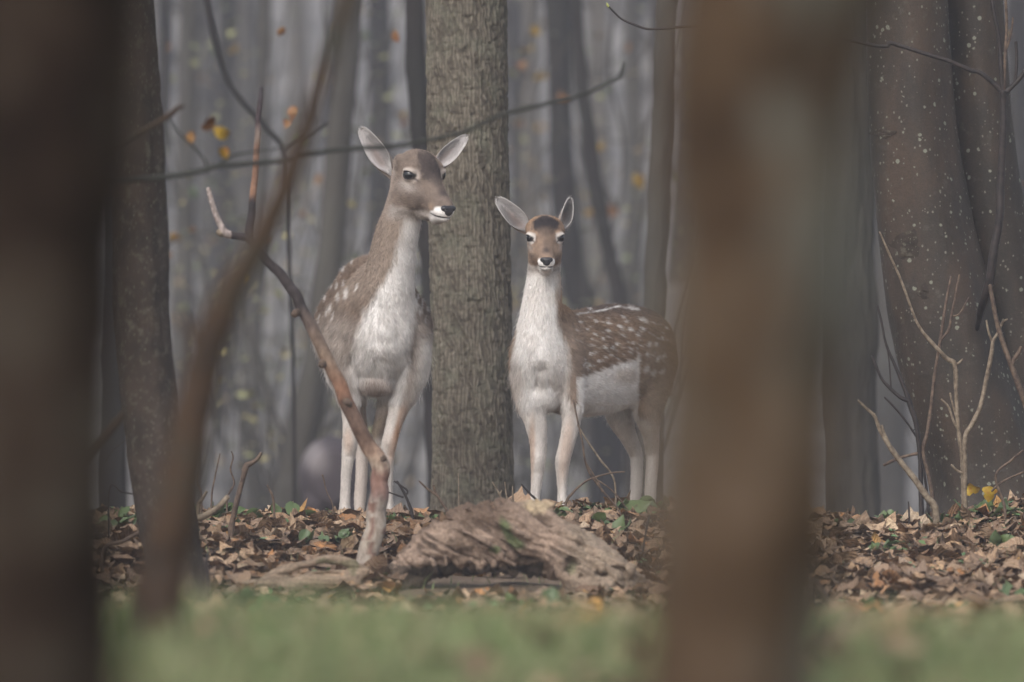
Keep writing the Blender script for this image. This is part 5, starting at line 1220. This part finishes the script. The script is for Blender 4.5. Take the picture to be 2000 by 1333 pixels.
# long twig at the top, growing from the beech's side shoot
stick_mesh('side_shoot', [(1903, 668, 1.5, .30), (1909, 636, 5, .22), (1919, 600, 8, .10), (1927, 568, 9, .03), (1938, 510, 8.5), (1950, 440, 8), (1955, 380, 8), (1957, 300, 7.5), (1959, 240, 7), (1960, 200, 7), (1959, 180, 8)], 27.6, borg, M_twd.m, 10, .12, 1, bt, 8)
for k, (pts, m) in enumerate((
    ([(1958, 182, 6), (1935, 158, 5), (1912, 141, 4.6), (1895, 137, 4.6), (1850, 118, 4.4), (1800, 103, 4.2), (1765, 92, 4), (1738, 84, 4.6), (1732, 91, 4), (1700, 88, 3.6), (1655, 79, 3.2), (1560, 64, 3), (1450, 52, 3), (1345, 52, 2.6), (1300, 56, 2.5), (1265, 57, 2.4), (1240, 49, 2.4), (1215, 38, 2.2), (1200, 25, 2), (1188, 12, 1.8)], M_twd),
    ([(1960, 182, 5), (1956, 130, 5), (1950, 70, 4.8), (1940, 20, 4.6), (1928, -60, 4.2)], M_twd),
    ([(1961, 180, 3.6), (1963, 120, 3.4), (1966, 60, 3), (1964, 5, 3), (1960, -60, 2)], M_twm), ([(1965, 100, 2.4), (1976, 60, 2.2), (1978, 35, 2)], M_twm),
    ([(1960, 184, 6), (1975, 172, 5), (1990, 155, 5), (2010, 130, 4.6), (2060, 80, 4)], M_twd), ([(1981, 168, 3.6), (1985, 130, 3.4), (1984, 82, 3.2)], M_twd))):
    stick_mesh('twig', pts, 27.6, borg, m.m, 7, .15, 60 + k, bt, 8)
M_bud = Mat('bud', .6, .3); M_bud.color((.30, .32, .10))
stick_mesh('bud', [(1189, 14, 2.4), (1187, 11, 2.8), (1185, 6, 1)], 27.6, borg, M_bud.m, 6, 0, 0, bt)

# upright twigs, each its own thing
TW = [
 ('tall pale twig with a long straight tip in front of the beech', M_twp, 26.8, [[(1883, 975, 5), (1880, 900, 4.6), (1872, 840, 4.4), (1868, 780, 4.2), (1866, 715, 5), (1848, 700, 4.8), (1818, 668, 4), (1800, 645, 3), (1785, 615, 2.6), (1760, 548, 2.4), (1738, 500, 2.2), (1718, 453, 1.6)], [(1866, 714, 3), (1874, 708, 2.5), (1880, 702, 2)], [(1871, 838, 3), (1862, 822, 2.4), (1853, 795, 2.2), (1838, 780, 1.8)], [(1870, 822, 2.4), (1863, 800, 2.2), (1856, 768, 2)]]),
 ('brown twig dividing into two straight tips in front of the beech', M_twm, 26.9, [[(1822, 985, 4.4), (1813, 930, 4.2), (1803, 884, 4.2), (1812, 845, 4), (1818, 800, 3.6), (1824, 740, 3.4), (1836, 665, 3.4), (1843, 620, 3), (1850, 580, 2.6), (1858, 541, 2.2)], [(1837, 664, 2.8), (1852, 645, 2.8), (1860, 610, 2.6), (1868, 570, 2.6), (1874, 537, 2)], [(1862, 618, 2.2), (1875, 612, 1.8), (1892, 582, 1.6)], [(1802, 884, 3.2), (1770, 891, 3.2), (1745, 900, 3.2), (1726, 909, 2.8)]]),
 ('pale curved twig with a forked crown low on the right', M_twp, 26.7, [[(1885, 985, 5), (1884, 925, 5), (1885, 858, 5), (1898, 830, 4.6), (1914, 795, 4.6), (1926, 745, 4.4), (1936, 690, 4.4), (1940, 668, 3.8), (1950, 650, 3), (1959, 628, 3)], [(1938, 670, 2.6), (1931, 650, 2.4), (1927, 626, 2)], [(1959, 628, 2.4), (1968, 624, 1.6)], [(1884, 926, 2.6), (1870, 920, 2.4), (1858, 908, 2)]]),
 ('purplish rod slanting out past the right border', M_twm, 26.6, [[(2052, 960, 7), (2015, 830, 6.5), (1992, 760, 6), (1975, 715, 5.5), (1962, 680, 5), (1950, 640, 4.6), (1940, 595, 4.4), (1934, 557, 3.6)], [(1976, 716, 4.4), (1979, 704, 4), (1990, 688, 4), (1994, 678, 3)], [(1990, 760, 3.4), (1986, 745, 2.6)]]),
 ('dark twig with two long prongs at the left edge of the beech', M_twd, 26.9, [[(1800, 985, 5), (1798, 900, 4.6), (1790, 830, 4.6), (1776, 785, 5.4), (1766, 758, 4), (1752, 725, 3.6), (1742, 700, 3), (1730, 670, 2.6), (1722, 630, 2.4), (1714, 598, 2.2)], [(1776, 784, 4.6), (1758, 776, 4), (1738, 758, 3.4), (1722, 740, 3), (1710, 712, 2.8), (1703, 695, 2.2)], [(1740, 758, 1.8), (1738, 720, 1.6), (1734, 685, 1.4)]]),
 ('pale peeling stick leaning left between the grey trunk and the beech', M_twp, 26.5, [[(1828, 995, 7.5), (1812, 972, 7), (1790, 942, 6.4), (1765, 910, 6), (1745, 882, 5.6), (1732, 862, 4.8), (1718, 838, 4), (1708, 812, 3.4), (1692, 798, 2.8), (1676, 782, 2.2)], [(1738, 870, 3.8), (1728, 850, 3), (1722, 831, 2.4)], [(1706, 812, 2), (1709, 808, 1.6)]]),
 ('thin blackish twig pointing up left beside the beech', M_twd, 27.0, [[(1812, 985, 2.8), (1803, 905, 2.6), (1799, 872, 2.4), (1780, 838, 2.2), (1755, 805, 2.2), (1727, 776, 2)], [(1783, 842, 1.4), (1790, 836, 1.2)]]),
 ('stiff brown stem poking from the litter under the beech', M_twm, 26.4, [[(1962, 990, 3), (1945, 930, 2.6), (1975, 900, 2.4), (1998, 880, 2)], [(1936, 960, 2.4), (1960, 940, 2.2), (2005, 920, 2)]]),
 ('upright forked stick with a pale elbow at the left of the crest', M_twm, 25.7, [[(452, 1030, 6), (462, 985, 5.4), (472, 945, 5.2), (481, 912, 6), (492, 905, 4.6), (503, 896, 3.8), (510, 885, 3)]]),
 ('thick pale broken stick lying left of the dead stick', M_twp, 25.4, [[(372, 1020, 7), (395, 1010, 6.6), (425, 992, 6), (446, 970, 5.5)]]),
 ('short pale splinter standing in the ivy on the left', M_twp, 25.8, [[(388, 992, 3.4), (396, 975, 3.2), (404, 960, 2.6)]]),
 ('wavy thin twig standing left of the forked stick', M_twm, 26.3, [[(444, 975, 2), (457, 945, 1.8), (450, 918, 1.8), (455, 895, 1.6), (452, 882, 1.2)]]),
 ('straight fine twig standing in the ivy on the left', M_twm, 26.2, [[(414, 970, 1.8), (420, 930, 1.6), (430, 886, 1.2)]]),
 ('short kinked twig next to the speckled trunk', M_twm, 26.0, [[(394, 968, 2), (386, 945, 1.8), (387, 920, 1.4)]]),
 ('small brown twig left of the doe\'s feet', M_twm, 26.2, [[(536, 1000, 2.6), (532, 970, 2.4), (522, 948, 2)]]),
 ('green tipped shoot left of the doe\'s feet', M_twm, 26.4, [[(650, 990, 1.2), (638, 960, 1.2), (632, 935, 1.6), (630, 928, 2.4)]]),
 ('branched dark twig right of the doe\'s front foot', M_twd, 26.4, [[(806, 1010, 3.4), (799, 985, 3), (788, 960, 2.6), (775, 940, 2.2)], [(792, 968, 2), (795, 958, 2), (770, 940, 1.8)], [(788, 972, 1.8), (770, 966, 1.6), (754, 960, 1.4)]]),
 ('leaning budded shoot in front of the furrowed trunk', M_twm, 26.2, [[(880, 1012, 3), (865, 985, 2.6), (852, 965, 2.4), (847, 948, 2.8)], [(856, 970, 2.4), (835, 955, 2.2), (818, 940, 1.8)]]),
 ('fine upright stalk at the foot of the furrowed trunk', M_twp, 26.5, [[(896, 990, 1.4), (896, 950, 1.2), (895, 925, 1)]]),
 ('short spiky stalk before the right side of the furrowed trunk', M_twp, 26.3, [[(982, 990, 2), (975, 965, 1.8), (962, 942, 1.4)], [(976, 966, 1.4), (980, 958, 1)]]),
 ('pair of straight stalks beside the fawn\'s left foot', M_twp, 26.3, [[(1002, 985, 1.8), (1001, 965, 1.6), (1001, 950, 1)], [(993, 984, 1.6), (988, 962, 1.4), (986, 942, 1)]]),
 ('dark crooked twig touching the fawn\'s left foot', M_twd, 26.4, [[(1050, 985, 2.6), (1035, 965, 2.2), (1018, 946, 1.6)]]),
 ('reddish twig arching between the fawn\'s legs', M_twm, 26.6, [[(1105, 985, 2.6), (1120, 962, 2.4), (1145, 940, 2.2), (1165, 932, 2), (1195, 924, 1.8), (1220, 922, 1.4)]]),
 ('long thin bramble shoot hanging by the fawn\'s chest', M_twm, 26.3, [[(1212, 1003, 2), (1180, 962, 2), (1155, 930, 2), (1143, 900, 2), (1138, 865, 1.8), (1130, 830, 1.8), (1120, 782, 1.6)], [(1145, 905, 1.4), (1170, 945, 1.4), (1176, 962, 1.2)], [(1160, 934, 1.4), (1195, 958, 1.4), (1225, 995, 1.2)]]),
 ('straight pale stem leaning beneath the fawn\'s belly', M_twp, 26.7, [[(1200, 940, 2), (1170, 895, 2), (1145, 858, 1.6), (1128, 830, 1.4)]]),
 ('dark thin stem standing right of the log', M_twd, 25.2, [[(1252, 1105, 2.6), (1256, 1070, 2.4), (1262, 1035, 2.2), (1268, 1008, 2)]]),
 ('curved grey stick arching over the litter low on the right', M_twp, 20.6, [[(1640, 1205, 5), (1655, 1192, 5), (1680, 1188, 5), (1700, 1196, 5), (1710, 1215, 5), (1700, 1235, 4.4)]]),
 ('dark blurred stick angled into the litter by the big blurred trunk', M_twm, 20.8, [[(1590, 1135, 7), (1620, 1175, 7), (1650, 1210, 6)]]),
 ('small pale stick lying in the litter low on the right', M_twp, 21.0, [[(1800, 1262, 4), (1810, 1245, 4), (1870, 1252, 4), (1900, 1258, 3)]]),
 ('dead stem hugging the base of the speckled trunk', M_twd, 23.0, [[(408, 1135, 4), (402, 1100, 3.6), (410, 1075, 3)]]),
 ('slanting brown twig on the litter at the right border', M_twm, 24.0, [[(1918, 1140, 3), (1935, 1165, 3), (1950, 1185, 3)]]),
 ('straight twig sticking up from the ivy right of the peeling stick', M_twd, 26.2, [[(1776, 1025, 2.2), (1775, 1000, 2), (1774, 980, 1.4)]]),
 ('reddish twig rising left of the dark speckled trunk', M_twm, 24.4, [[(205, 1075, 4), (240, 1058, 4), (272, 1040, 4)]]),
 ('red stemmed bramble running left of the speckled trunk', M_twd, 25.4, [[(215, 955, 1.8), (240, 962, 1.8), (268, 966, 1.6)], [(205, 905, 1.2), (222, 880, 1.2), (245, 860, 1)]]),
]
for k, (lab, m, Y, sts) in enumerate(TW):
    a, b, _ = sts[0][0]; zb = float(gz((a - 1000) * Y / PXM, Y)); base = at(a, b, Y); org = Vector((base[0], Y, min(zb, base[2])))
    root = empty('twig', org, lab, 'twig')
    for i, st in enumerate(sts):
        st = [tuple(p) for p in st]
        if i == 0 and base[2] > zb + .004: st = [(a + (1 if a > 1000 else -1), gpy(a, Y, .01), st[0][2])] + st
        stick_mesh('stem' if i == 0 else 'side_twig', st, Y, org, m.m, 6, .2, 100 + k * 5 + i, root, 6)

# ------------------------------------------------------------------ rotting log
def sdf_prop(lo, hi, h, build, Y0, disp, colf, name, mat, label, cat, root_px):
    F = Field(lo, hi, h); build(F); V, Q = F.mesh(); s = Y0 / PXM
    def toW(A):
        Yw = Y0 + A[:, 1] * s; return np.stack([(A[:, 0] - 1000) * Yw / PXM, Yw, CAMZ + (666.5 + A[:, 2]) * Yw / PXM], -1)
    e1 = V[Q[:, 2]] - V[Q[:, 0]]; e2 = V[Q[:, 3]] - V[Q[:, 1]]; fn = np.cross(e1, e2); N = np.zeros_like(V)
    for kk in range(4): np.add.at(N, Q[:, kk], fn)
    N /= np.linalg.norm(N, axis=1)[:, None] + 1e-9
    if (N * (V - V.mean(0))).sum() < 0: N = -N; Q = Q[:, ::-1]
    V2 = V + N * disp(V)[:, None]; C = colf(V, N)
    a, Yr = root_px; x = (a - 1000) * Yr / PXM; org = np.array([x, Yr, float(gz(x, Yr))])
    o = link(name, mesh_np(name, toW(V2) - org, Q, True, C), mat); o.location = org; tag(o, label, cat); return o
M_log = Mat('rotten_wood', .9, .1); _c = M_log.mix(1., M_log.attr(), M_log.ramp(M_log.noise(110, detail=5), [(.3, (.6, .58, .56)), (.7, (1.2, 1.2, 1.2))]), 'MULTIPLY'); M_log.color(_c); M_log.bump(M_log.noise(140, detail=5), .003)
def log_build(F):
    AX = (0, 1, 0)
    F.limb(sweep([(775, 1150, 0, 34, 20), (830, 1090, 10, 50, 44), (885, 1058, 12, 66, 58), (950, 1046, 10, 80, 68), (1020, 1046, 4, 84, 68), (1085, 1066, -8, 72, 58), (1140, 1090, -24, 58, 46), (1190, 1120, -38, 46, 42), (1225, 1150, -44, 34, 42)], 30, AX), 10)
    F.limb(sweep([(1035, 985, 20, 14, 9), (1058, 984, 16, 16, 11), (1075, 992, 12, 12, 9)], 10, AX), 8)
    F.limb(sweep([(1085, 1075, -70, 26, 26), (1110, 1095, -80, 30, 34), (1150, 1150, -80, 34, 50), (1170, 1200, -74, 36, 40)], 16, AX), 18)
    F.limb(sweep([(1150, 1085, -70, 22, 26), (1190, 1110, -76, 22, 22), (1228, 1118, -74, 18, 14)], 12, AX), 14)
    F.limb(sweep([(1010, 1170, -40, 40, 30), (1100, 1190, -50, 40, 40), (1200, 1190, -44, 40, 40)], 12, AX), 14)
    _q = np.random.default_rng(5)
    for k in range(26):
        a0 = _q.uniform(785, 1180); b0 = np.interp(a0, [785, 860, 960, 1080, 1190], [1105, 1040, 1000, 1010, 1085]) + _q.uniform(10, 90); L0 = _q.uniform(18, 55); dd = _q.uniform(-75, -30)
        F.limb(sweep([(a0 - L0, b0 - L0 * .5, dd, 5, 4), (a0, b0, dd - 10, 9, 5), (a0 + L0, b0 + L0 * .62, dd + 4, 3, 3)], 10, (0, 1, 0)), 3)
    for k in range(9):
        a0 = 775 + 24 * k; F.limb(sweep([(a0, 1095 + _q.uniform(-6, 6), -62, 6, 5), (a0 + 6, 1118 + _q.uniform(0, 16), -72, 4, 3)], 6, (0, 1, 0)), 3)
    F.carve((925, -95, -1148), (122, 88, 46), None, 7); F.carve((815, -75, -1128), (52, 60, 26), None, 8)
    F.carve((1010, -85, -1140), (50, 60, 30), None, 8)
    F.carve((1113, -112, -1106), (21, 26, 17), None, 4); F.carve((1176, -100, -1122), (17, 22, 10), None, 3); F.carve((1212, -96, -1114), (16, 20, 10), basis((0, 1, 0), (.3, 0, 1)), 3)
    F.carve((1150, -118, -1112), (6, 12, 5), None, 2); F.carve((1135, -118, -1128), (5, 12, 5), None, 2); F.carve((1128, -120, -1160), (9, 14, 8), None, 3)
def grain(V):
    a = math.radians(32); x = V[:, 0]; z = -V[:, 2]; w = 14 * vnoise(x / 60, z / 60, V[:, 1] / 60, 2)
    u = x * math.cos(a) + z * math.sin(a); v = -x * math.sin(a) + z * math.cos(a) + w
    return u, v
def log_disp(V):
    u, v = grain(V); g = vnoise(u / 70, v / 5, V[:, 1] / 30, 4); g2 = vnoise(u / 75, v / 5.5, V[:, 1] / 30, 9); top = sstep(1200, 1100, -V[:, 2])
    return (1.4 * g - 6 * sstep(.30, .5, g2)) * top + 7.5 * fbm(V[:, 0] / 20, V[:, 1] / 20, V[:, 2] / 15, 6, 4) + 9 * vnoise(V[:, 0] / 48, V[:, 1] / 48, V[:, 2] / 48, 3) + 6 * sstep(.1, .5, vnoise(V[:, 0] / 14, 0, V[:, 1] / 20, 8)) * np.exp(-((-V[:, 2] - 1115) / 16) ** 2) + 5 * np.round(1.6 * vnoise(u / 60, v / 14, V[:, 1] / 40, 14)) / 1.6
def log_col(V, N):
    u, v = grain(V); n = len(V); x = V[:, 0]; y = -V[:, 2]
    C = np.tile([.27, .20, .155], (n, 1)); g = vnoise(u / 60, v / 4.5, V[:, 1] / 30, 4); g2 = vnoise(u / 75, v / 5.5, V[:, 1] / 30, 9)
    C = C * (1 + .08 * g + .34 * fbm(x / 22, y / 22, V[:, 1] / 22, 3, 4))[:, None]; C = mixc(C, (.07, .05, .04), sstep(.36, .55, g2) * (x < 1150) * .8)
    C = mixc(C, (.10, .07, .05), sstep(.12, .4, fbm(x / 34, y / 20, V[:, 1] / 30, 23, 4)) * .75)
    C = mixc(C, (.30, .24, .18), sstep(1080, 1130, x) * (.7 + .3 * vnoise(x / 20, y / 20, 0, 4)))
    C = mixc(C, (.11, .075, .055), sstep(1050, 1000, y + 26 * vnoise(x / 25, y / 25, 0, 6)) * sstep(1040, 960, x) * .85)
    C = mixc(C, (.42, .33, .22), ell2(x, y, 1052, 986, 30, 14, .4))
    C = mixc(C, (.085, .12, .05), np.clip(ell2(x, y, 992, 1040, 9, 30, .5, -25) + ell2(x, y, 1010, 1062, 16, 9, .5, 30) + ell2(x, y, 965, 1075, 10, 7, .5), 0, 1) * .8)
    C = mixc(C, (.10, .13, .06), ell2(x, y, 1113, 1110, 14, 10, .5) * .6)
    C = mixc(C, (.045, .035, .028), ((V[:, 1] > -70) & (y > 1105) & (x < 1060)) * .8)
    return C
sdf_prop((745, -170, -1250), (1285, 120, -965), 2.6, log_build, 24.4, log_disp, log_col, 'rotting_log', M_log.m, 'decayed hollow log with a holed knobbly end, in the litter below the fawn', 'log', (990, 24.4))
def root_build(F):
    AX = (0, 1, 0)
    F.limb(sweep([(508, 1140, 10, 10, 10), (545, 1118, 6, 12, 10), (590, 1104, 0, 12, 8), (640, 1093, 0, 12, 8), (680, 1100, 4, 12, 10), (712, 1118, 8, 10, 12)], 20, AX), 6)
    F.limb(sweep([(560, 1150, -10, 16, 16), (620, 1135, -8, 20, 20), (690, 1138, 0, 22, 22)], 14, AX), 12)
    F.limb(sweep([(425, 1172, -10, 8, 8), (460, 1155, -10, 12, 12), (510, 1142, -4, 14, 12), (560, 1140, 0, 12, 14)], 14, AX), 8)
    F.carve((640, -30, -1122), (42, 26, 8), None, 4)
def root_col(V, N):
    x = V[:, 0]; y = -V[:, 2]; g = vnoise(x / 50, y / 4, V[:, 1] / 8, 4); C = np.tile([.27, .205, .15], (len(V), 1)) * (1 + .35 * g)[:, None]
    return mixc(C, (.09, .10, .05), sstep(.3, .6, vnoise(x / 30, y / 20, 0, 8)) * .6)
sdf_prop((405, -60, -1210), (740, 60, -1070), 2.2, root_build, 24.2, lambda V: 1.8 * vnoise(V[:, 0] / 50, V[:, 2] / 5, V[:, 1] / 8, 4) + 2 * fbm(V[:, 0] / 18, V[:, 1] / 18, V[:, 2] / 18, 3, 2), root_col,
         'weathered_root', M_log.m, 'pale weathered root curving over the litter left of the dead stick', 'root', (600, 24.2))

# fallen leaves lying on the log
for i in range(34):
    a = rngL.uniform(790, 1010) if i < 24 else rngL.uniform(1010, 1200); b = np.interp(a, [790, 880, 960, 1060, 1120, 1200], [1112, 1020, 992, 992, 1030, 1098]) + rngL.uniform(0, 30)
    o = bpy.data.objects.new('leaf', heroT[i % 14]); COL.objects.link(o); o.parent = ground; Y = 24.4 + rngL.uniform(-.04, .05)
    o.rotation_euler = Matrix(rotm(rngL, 1, .5)[0].tolist()).to_euler(); o.scale = (rngL.uniform(.05, .09),) * 3; o.location = at(a, b - 4, Y)

# ------------------------------------------------------------------ small green plants
rp = np.random.default_rng(61)
gT = []
for k in range(6):
    V, F, uv = leaf_shape('beech', 7, 5, np.random.default_rng(200 + k)); me = mesh_np('leaf', V, F, True, uv=uv); me.materials.append(M_leafG.m); gT.append(me)
def plant(px, Y, n, size, label, hgt=.05, spread=.06, name='bramble_plant'):
    Y = 26.15 + (Y - 25.5) * .5 if Y >= 25.5 else (25.2 + (Y - 24) * .55 if Y >= 24 else Y)
    x = (px - 1000) * Y / PXM; z = float(gz(x, Y)); root = empty(name, (x, Y, z), label, 'plant', 'low green plants in the litter'); mb = MB()
    for i in range(n):
        a = rp.uniform(0, 6.28); r = spread * rp.uniform(.3, 1); h = hgt * rp.uniform(.4, 1.1); e = np.array([math.cos(a) * r, math.sin(a) * r * .6, h])
        t = np.linspace(0, 1, 5)[:, None]; P = t * e * np.array([1, 1, 0]) + np.array([0, 0, 1]) * (h * np.sqrt(t)); P[0, 2] = -.005
        V, F = tube(P, np.full(5, .0011), 5); mb.add(V, F)
        o = bpy.data.objects.new('leaf', gT[rp.integers(6)]); COL.objects.link(o); o.parent = root; o.location = e; o.scale = (size * rp.uniform(1.2, 2.2),) * 3
        o.rotation_euler = (rp.normal(0, .7), rp.normal(-.3, .6), a)
    link('stem', mb.mesh('stem'), M_twm.m, root)
PL = [(262, 25.6, 7, .036, 'green plant left of the speckled trunk'), (400, 25.7, 8, .036, 'leafy clump at the foot of the short pale splinter'), (425, 26.3, 9, .05, 'narrow leaved clump around the straight fine twig'),
 (448, 25.2, 5, .034, 'bright leaves beside the thick pale broken stick'), (480, 26.0, 8, .042, 'glossy clump right of the forked upright stick'), (508, 26.3, 6, .05, 'long leaved plant on the crest left of the doe'),
 (575, 26.4, 7, .036, 'small green plant on the crest nearest the doe\'s hind foot'), (600, 25.0, 6, .034, 'flat green leaves among orange leaves left of the dead stick'), (660, 24.9, 6, .040, 'trailing green leaves just left of the dead stick'),
 (760, 25.9, 6, .032, 'green sprig just right of the dead stick'), (812, 26.4, 4, .034, 'single sprig under the branched dark twig'), (850, 26.2, 7, .034, 'leafy sprig at the left foot of the furrowed trunk'),
 (880, 25.9, 8, .036, 'bushy sprig before the furrowed trunk'), (1072, 26.3, 9, .033, 'fresh green sprig between the fawn\'s front feet'), (1150, 26.4, 9, .032, 'serrated green sprig right of the fawn\'s front feet'),
 (1190, 25.6, 4, .05, 'dark glossy leaf pair right of the log top'), (1222, 26.4, 4, .05, 'pointed green leaf before the fawn\'s hind feet'), (1275, 26.5, 10, .045, 'dark holly like sprig at the fawn\'s hind feet'),
 (1655, 26.0, 5, .036, 'green leaves on the mound right of the big blurred trunk'), (1715, 26.2, 6, .036, 'low green leaves under the peeling stick'), (1730, 24.6, 9, .034, 'spreading green patch in the middle of the right litter'),
 (1800, 26.4, 7, .036, 'green sprig under the beech\'s left edge'), (1850, 26.3, 7, .045, 'rounded green leaves in front of the beech'), (1905, 26.5, 5, .075, 'broad green leaf beside the yellow leaves'),
 (1960, 26.2, 7, .036, 'green sprig at the right border of the crest'), (1945, 24.9, 6, .04, 'yellow green sprig low at the right border'), (1985, 23.9, 5, .045, 'bright green leaves at the right border of the litter'),
 (450, 22.9, 6, .036, 'green sprig before the weathered root'), (390, 21.3, 12, .034, 'bright green patch at the foot of the speckled trunk'), (500, 21.0, 12, .034, 'green patch at the edge of the grass below the root'),
 (845, 22.0, 5, .04, 'dark green leaf below the hollow of the log'), (1020, 23.0, 5, .034, 'green leaf at the lower edge of the log'), (1085, 21.6, 9, .04, 'green plant under the holed end of the log'),
 (220, 25.2, 6, .036, 'green leaves at the edge of the dark near trunk'), (1700, 22.5, 7, .036, 'blurred green patch low in the right litter'), (1860, 21.6, 7, .036, 'green patch where the grass meets the right litter')]
for px, Y, n, sz, lab in PL: plant(px, Y, n, sz, lab)
# loose yellow leaves caught on the twigs by the beech
for k, (a, b, s_, lab) in enumerate(((1902, 955, 34, 'crumpled yellow leaf caught above the broad green leaf'), (1932, 966, 38, 'yellow leaf with a brown middle beside the beech'))):
    o = leaf_obj(None, (0, 0, 0), a, b, 26.45, s_, M_leafY.m, 'sycamore', 31 + k, name='fallen_leaf'); tag(o, lab, 'leaf')
# trailing small ground cover leaves, uncountable
mb = MB(); gcv = [leaf_shape('beech', 4, 3, rp) for _ in range(8)]
for i in range(3000):
    y = rp.uniform(20.5, 27.1) if i < 2300 else rp.uniform(17.5, 21); x = rp.uniform(-1, 1) * (.0625 * y + .4)
    if vnoise(x * 2.2, y * 1.2, 0, 12) < .0: continue
    V, F, uv = gcv[rp.integers(8)]; c = np.array([.09, .15, .055]) * rp.uniform(.6, 1.5) + np.array([0, .01, .03]) * rp.random()
    mb.add(((V * rp.uniform(.018, .036)) @ Rs[rp.integers(600)].T) + np.array([x, y, float(gz(x, y)) + rp.uniform(.02, .05)]), F, c)
tag(link('ground_cover', mb.mesh('ground_cover'), M_gc.m, ground), kind='stuff')

# ------------------------------------------------------------------ third deer, far behind, seen from the rear
def far_deer():
    Y = 40.0; F = Field((540, -10, -1200), (780, 320, -830), 5)
    for pts in ([(648, 950, 10, 40, 52), (650, 935, 40, 62, 76), (652, 935, 120, 70, 84), (658, 940, 200, 64, 80), (668, 950, 260, 48, 66)], [(668, 960, 260, 28, 36), (672, 1010, 290, 24, 30), (675, 1060, 300, 26, 28)]):
        F.limb(sweep(pts, 16, None), 16)
    for xx, dd in ((618, 30), (682, 30), (636, 250), (690, 250)): F.limb(sweep([(xx, 980, dd, 26, 30), (xx, 1050, dd + 10, 14, 16), (xx, 1100, dd + 14, 9, 10), (xx, 1168, dd, 8, 8)], 16, None), 10)
    F.limb(sweep([(648, 905, 0, 8, 8), (648, 940, -12, 9, 8), (648, 985, -8, 6, 6)], 8, None), 5)
    V, Q = F.mesh(); s = Y / PXM; Yw = Y + V[:, 1] * s; W_ = np.stack([(V[:, 0] - 1000) * Yw / PXM, Yw, CAMZ + (666.5 + V[:, 2]) * Yw / PXM], -1)
    x = V[:, 0]; y = -V[:, 2]; C = np.tile([.055, .045, .05], (len(V), 1)); C = mixc(C, (.05, .04, .045), ell2(x, y, 648, 945, 12, 40, .4) * (V[:, 1] < 15)); C = mixc(C, (.30, .27, .27), ell2(x, y, 612, 890, 22, 34, .8, -30) * .5)
    xx = (650 - 1000) * Y / PXM; zg = float(gz(xx, Y + .3)); dz = zg - W_[:, 2].min(); org = np.array([xx, Y + .3, zg]); root = empty('resting_deer', org, 'blurred pale deer far behind the doe\'s legs, seen from the rear', 'deer')
    root.name = 'distant_deer'; link('body', mesh_np('distant_body', W_ - org + np.array([0, 0, max(dz, 0)]), Q, True, C), M_coat.m, root)
far_deer()

# ------------------------------------------------------------------ the misty air
hz = bpy.data.materials.new('mist'); hz.use_nodes = True; t_ = hz.node_tree; t_.nodes.clear()
ou = t_.nodes.new('ShaderNodeOutputMaterial'); pv = t_.nodes.new('ShaderNodeVolumePrincipled'); pv.inputs['Color'].default_value = (.84, .87, 1.0, 1); pv.inputs['Density'].default_value = HAZE; pv.inputs['Anisotropy'].default_value = 0
t_.links.new(pv.outputs[0], ou.inputs['Volume'])
bx = [(-72, 72), (-15, 266), (-3.6, 40)]
HV = np.array([(x, y, z) for x in bx[0] for y in bx[1] for z in bx[2]]); HF = np.array([(0, 1, 3, 2), (4, 6, 7, 5), (0, 4, 5, 1), (2, 3, 7, 6), (0, 2, 6, 4), (1, 5, 7, 3)])
hb = link('haze', mesh_np('haze', HV, HF, False), hz); tag(hb, kind='stuff')
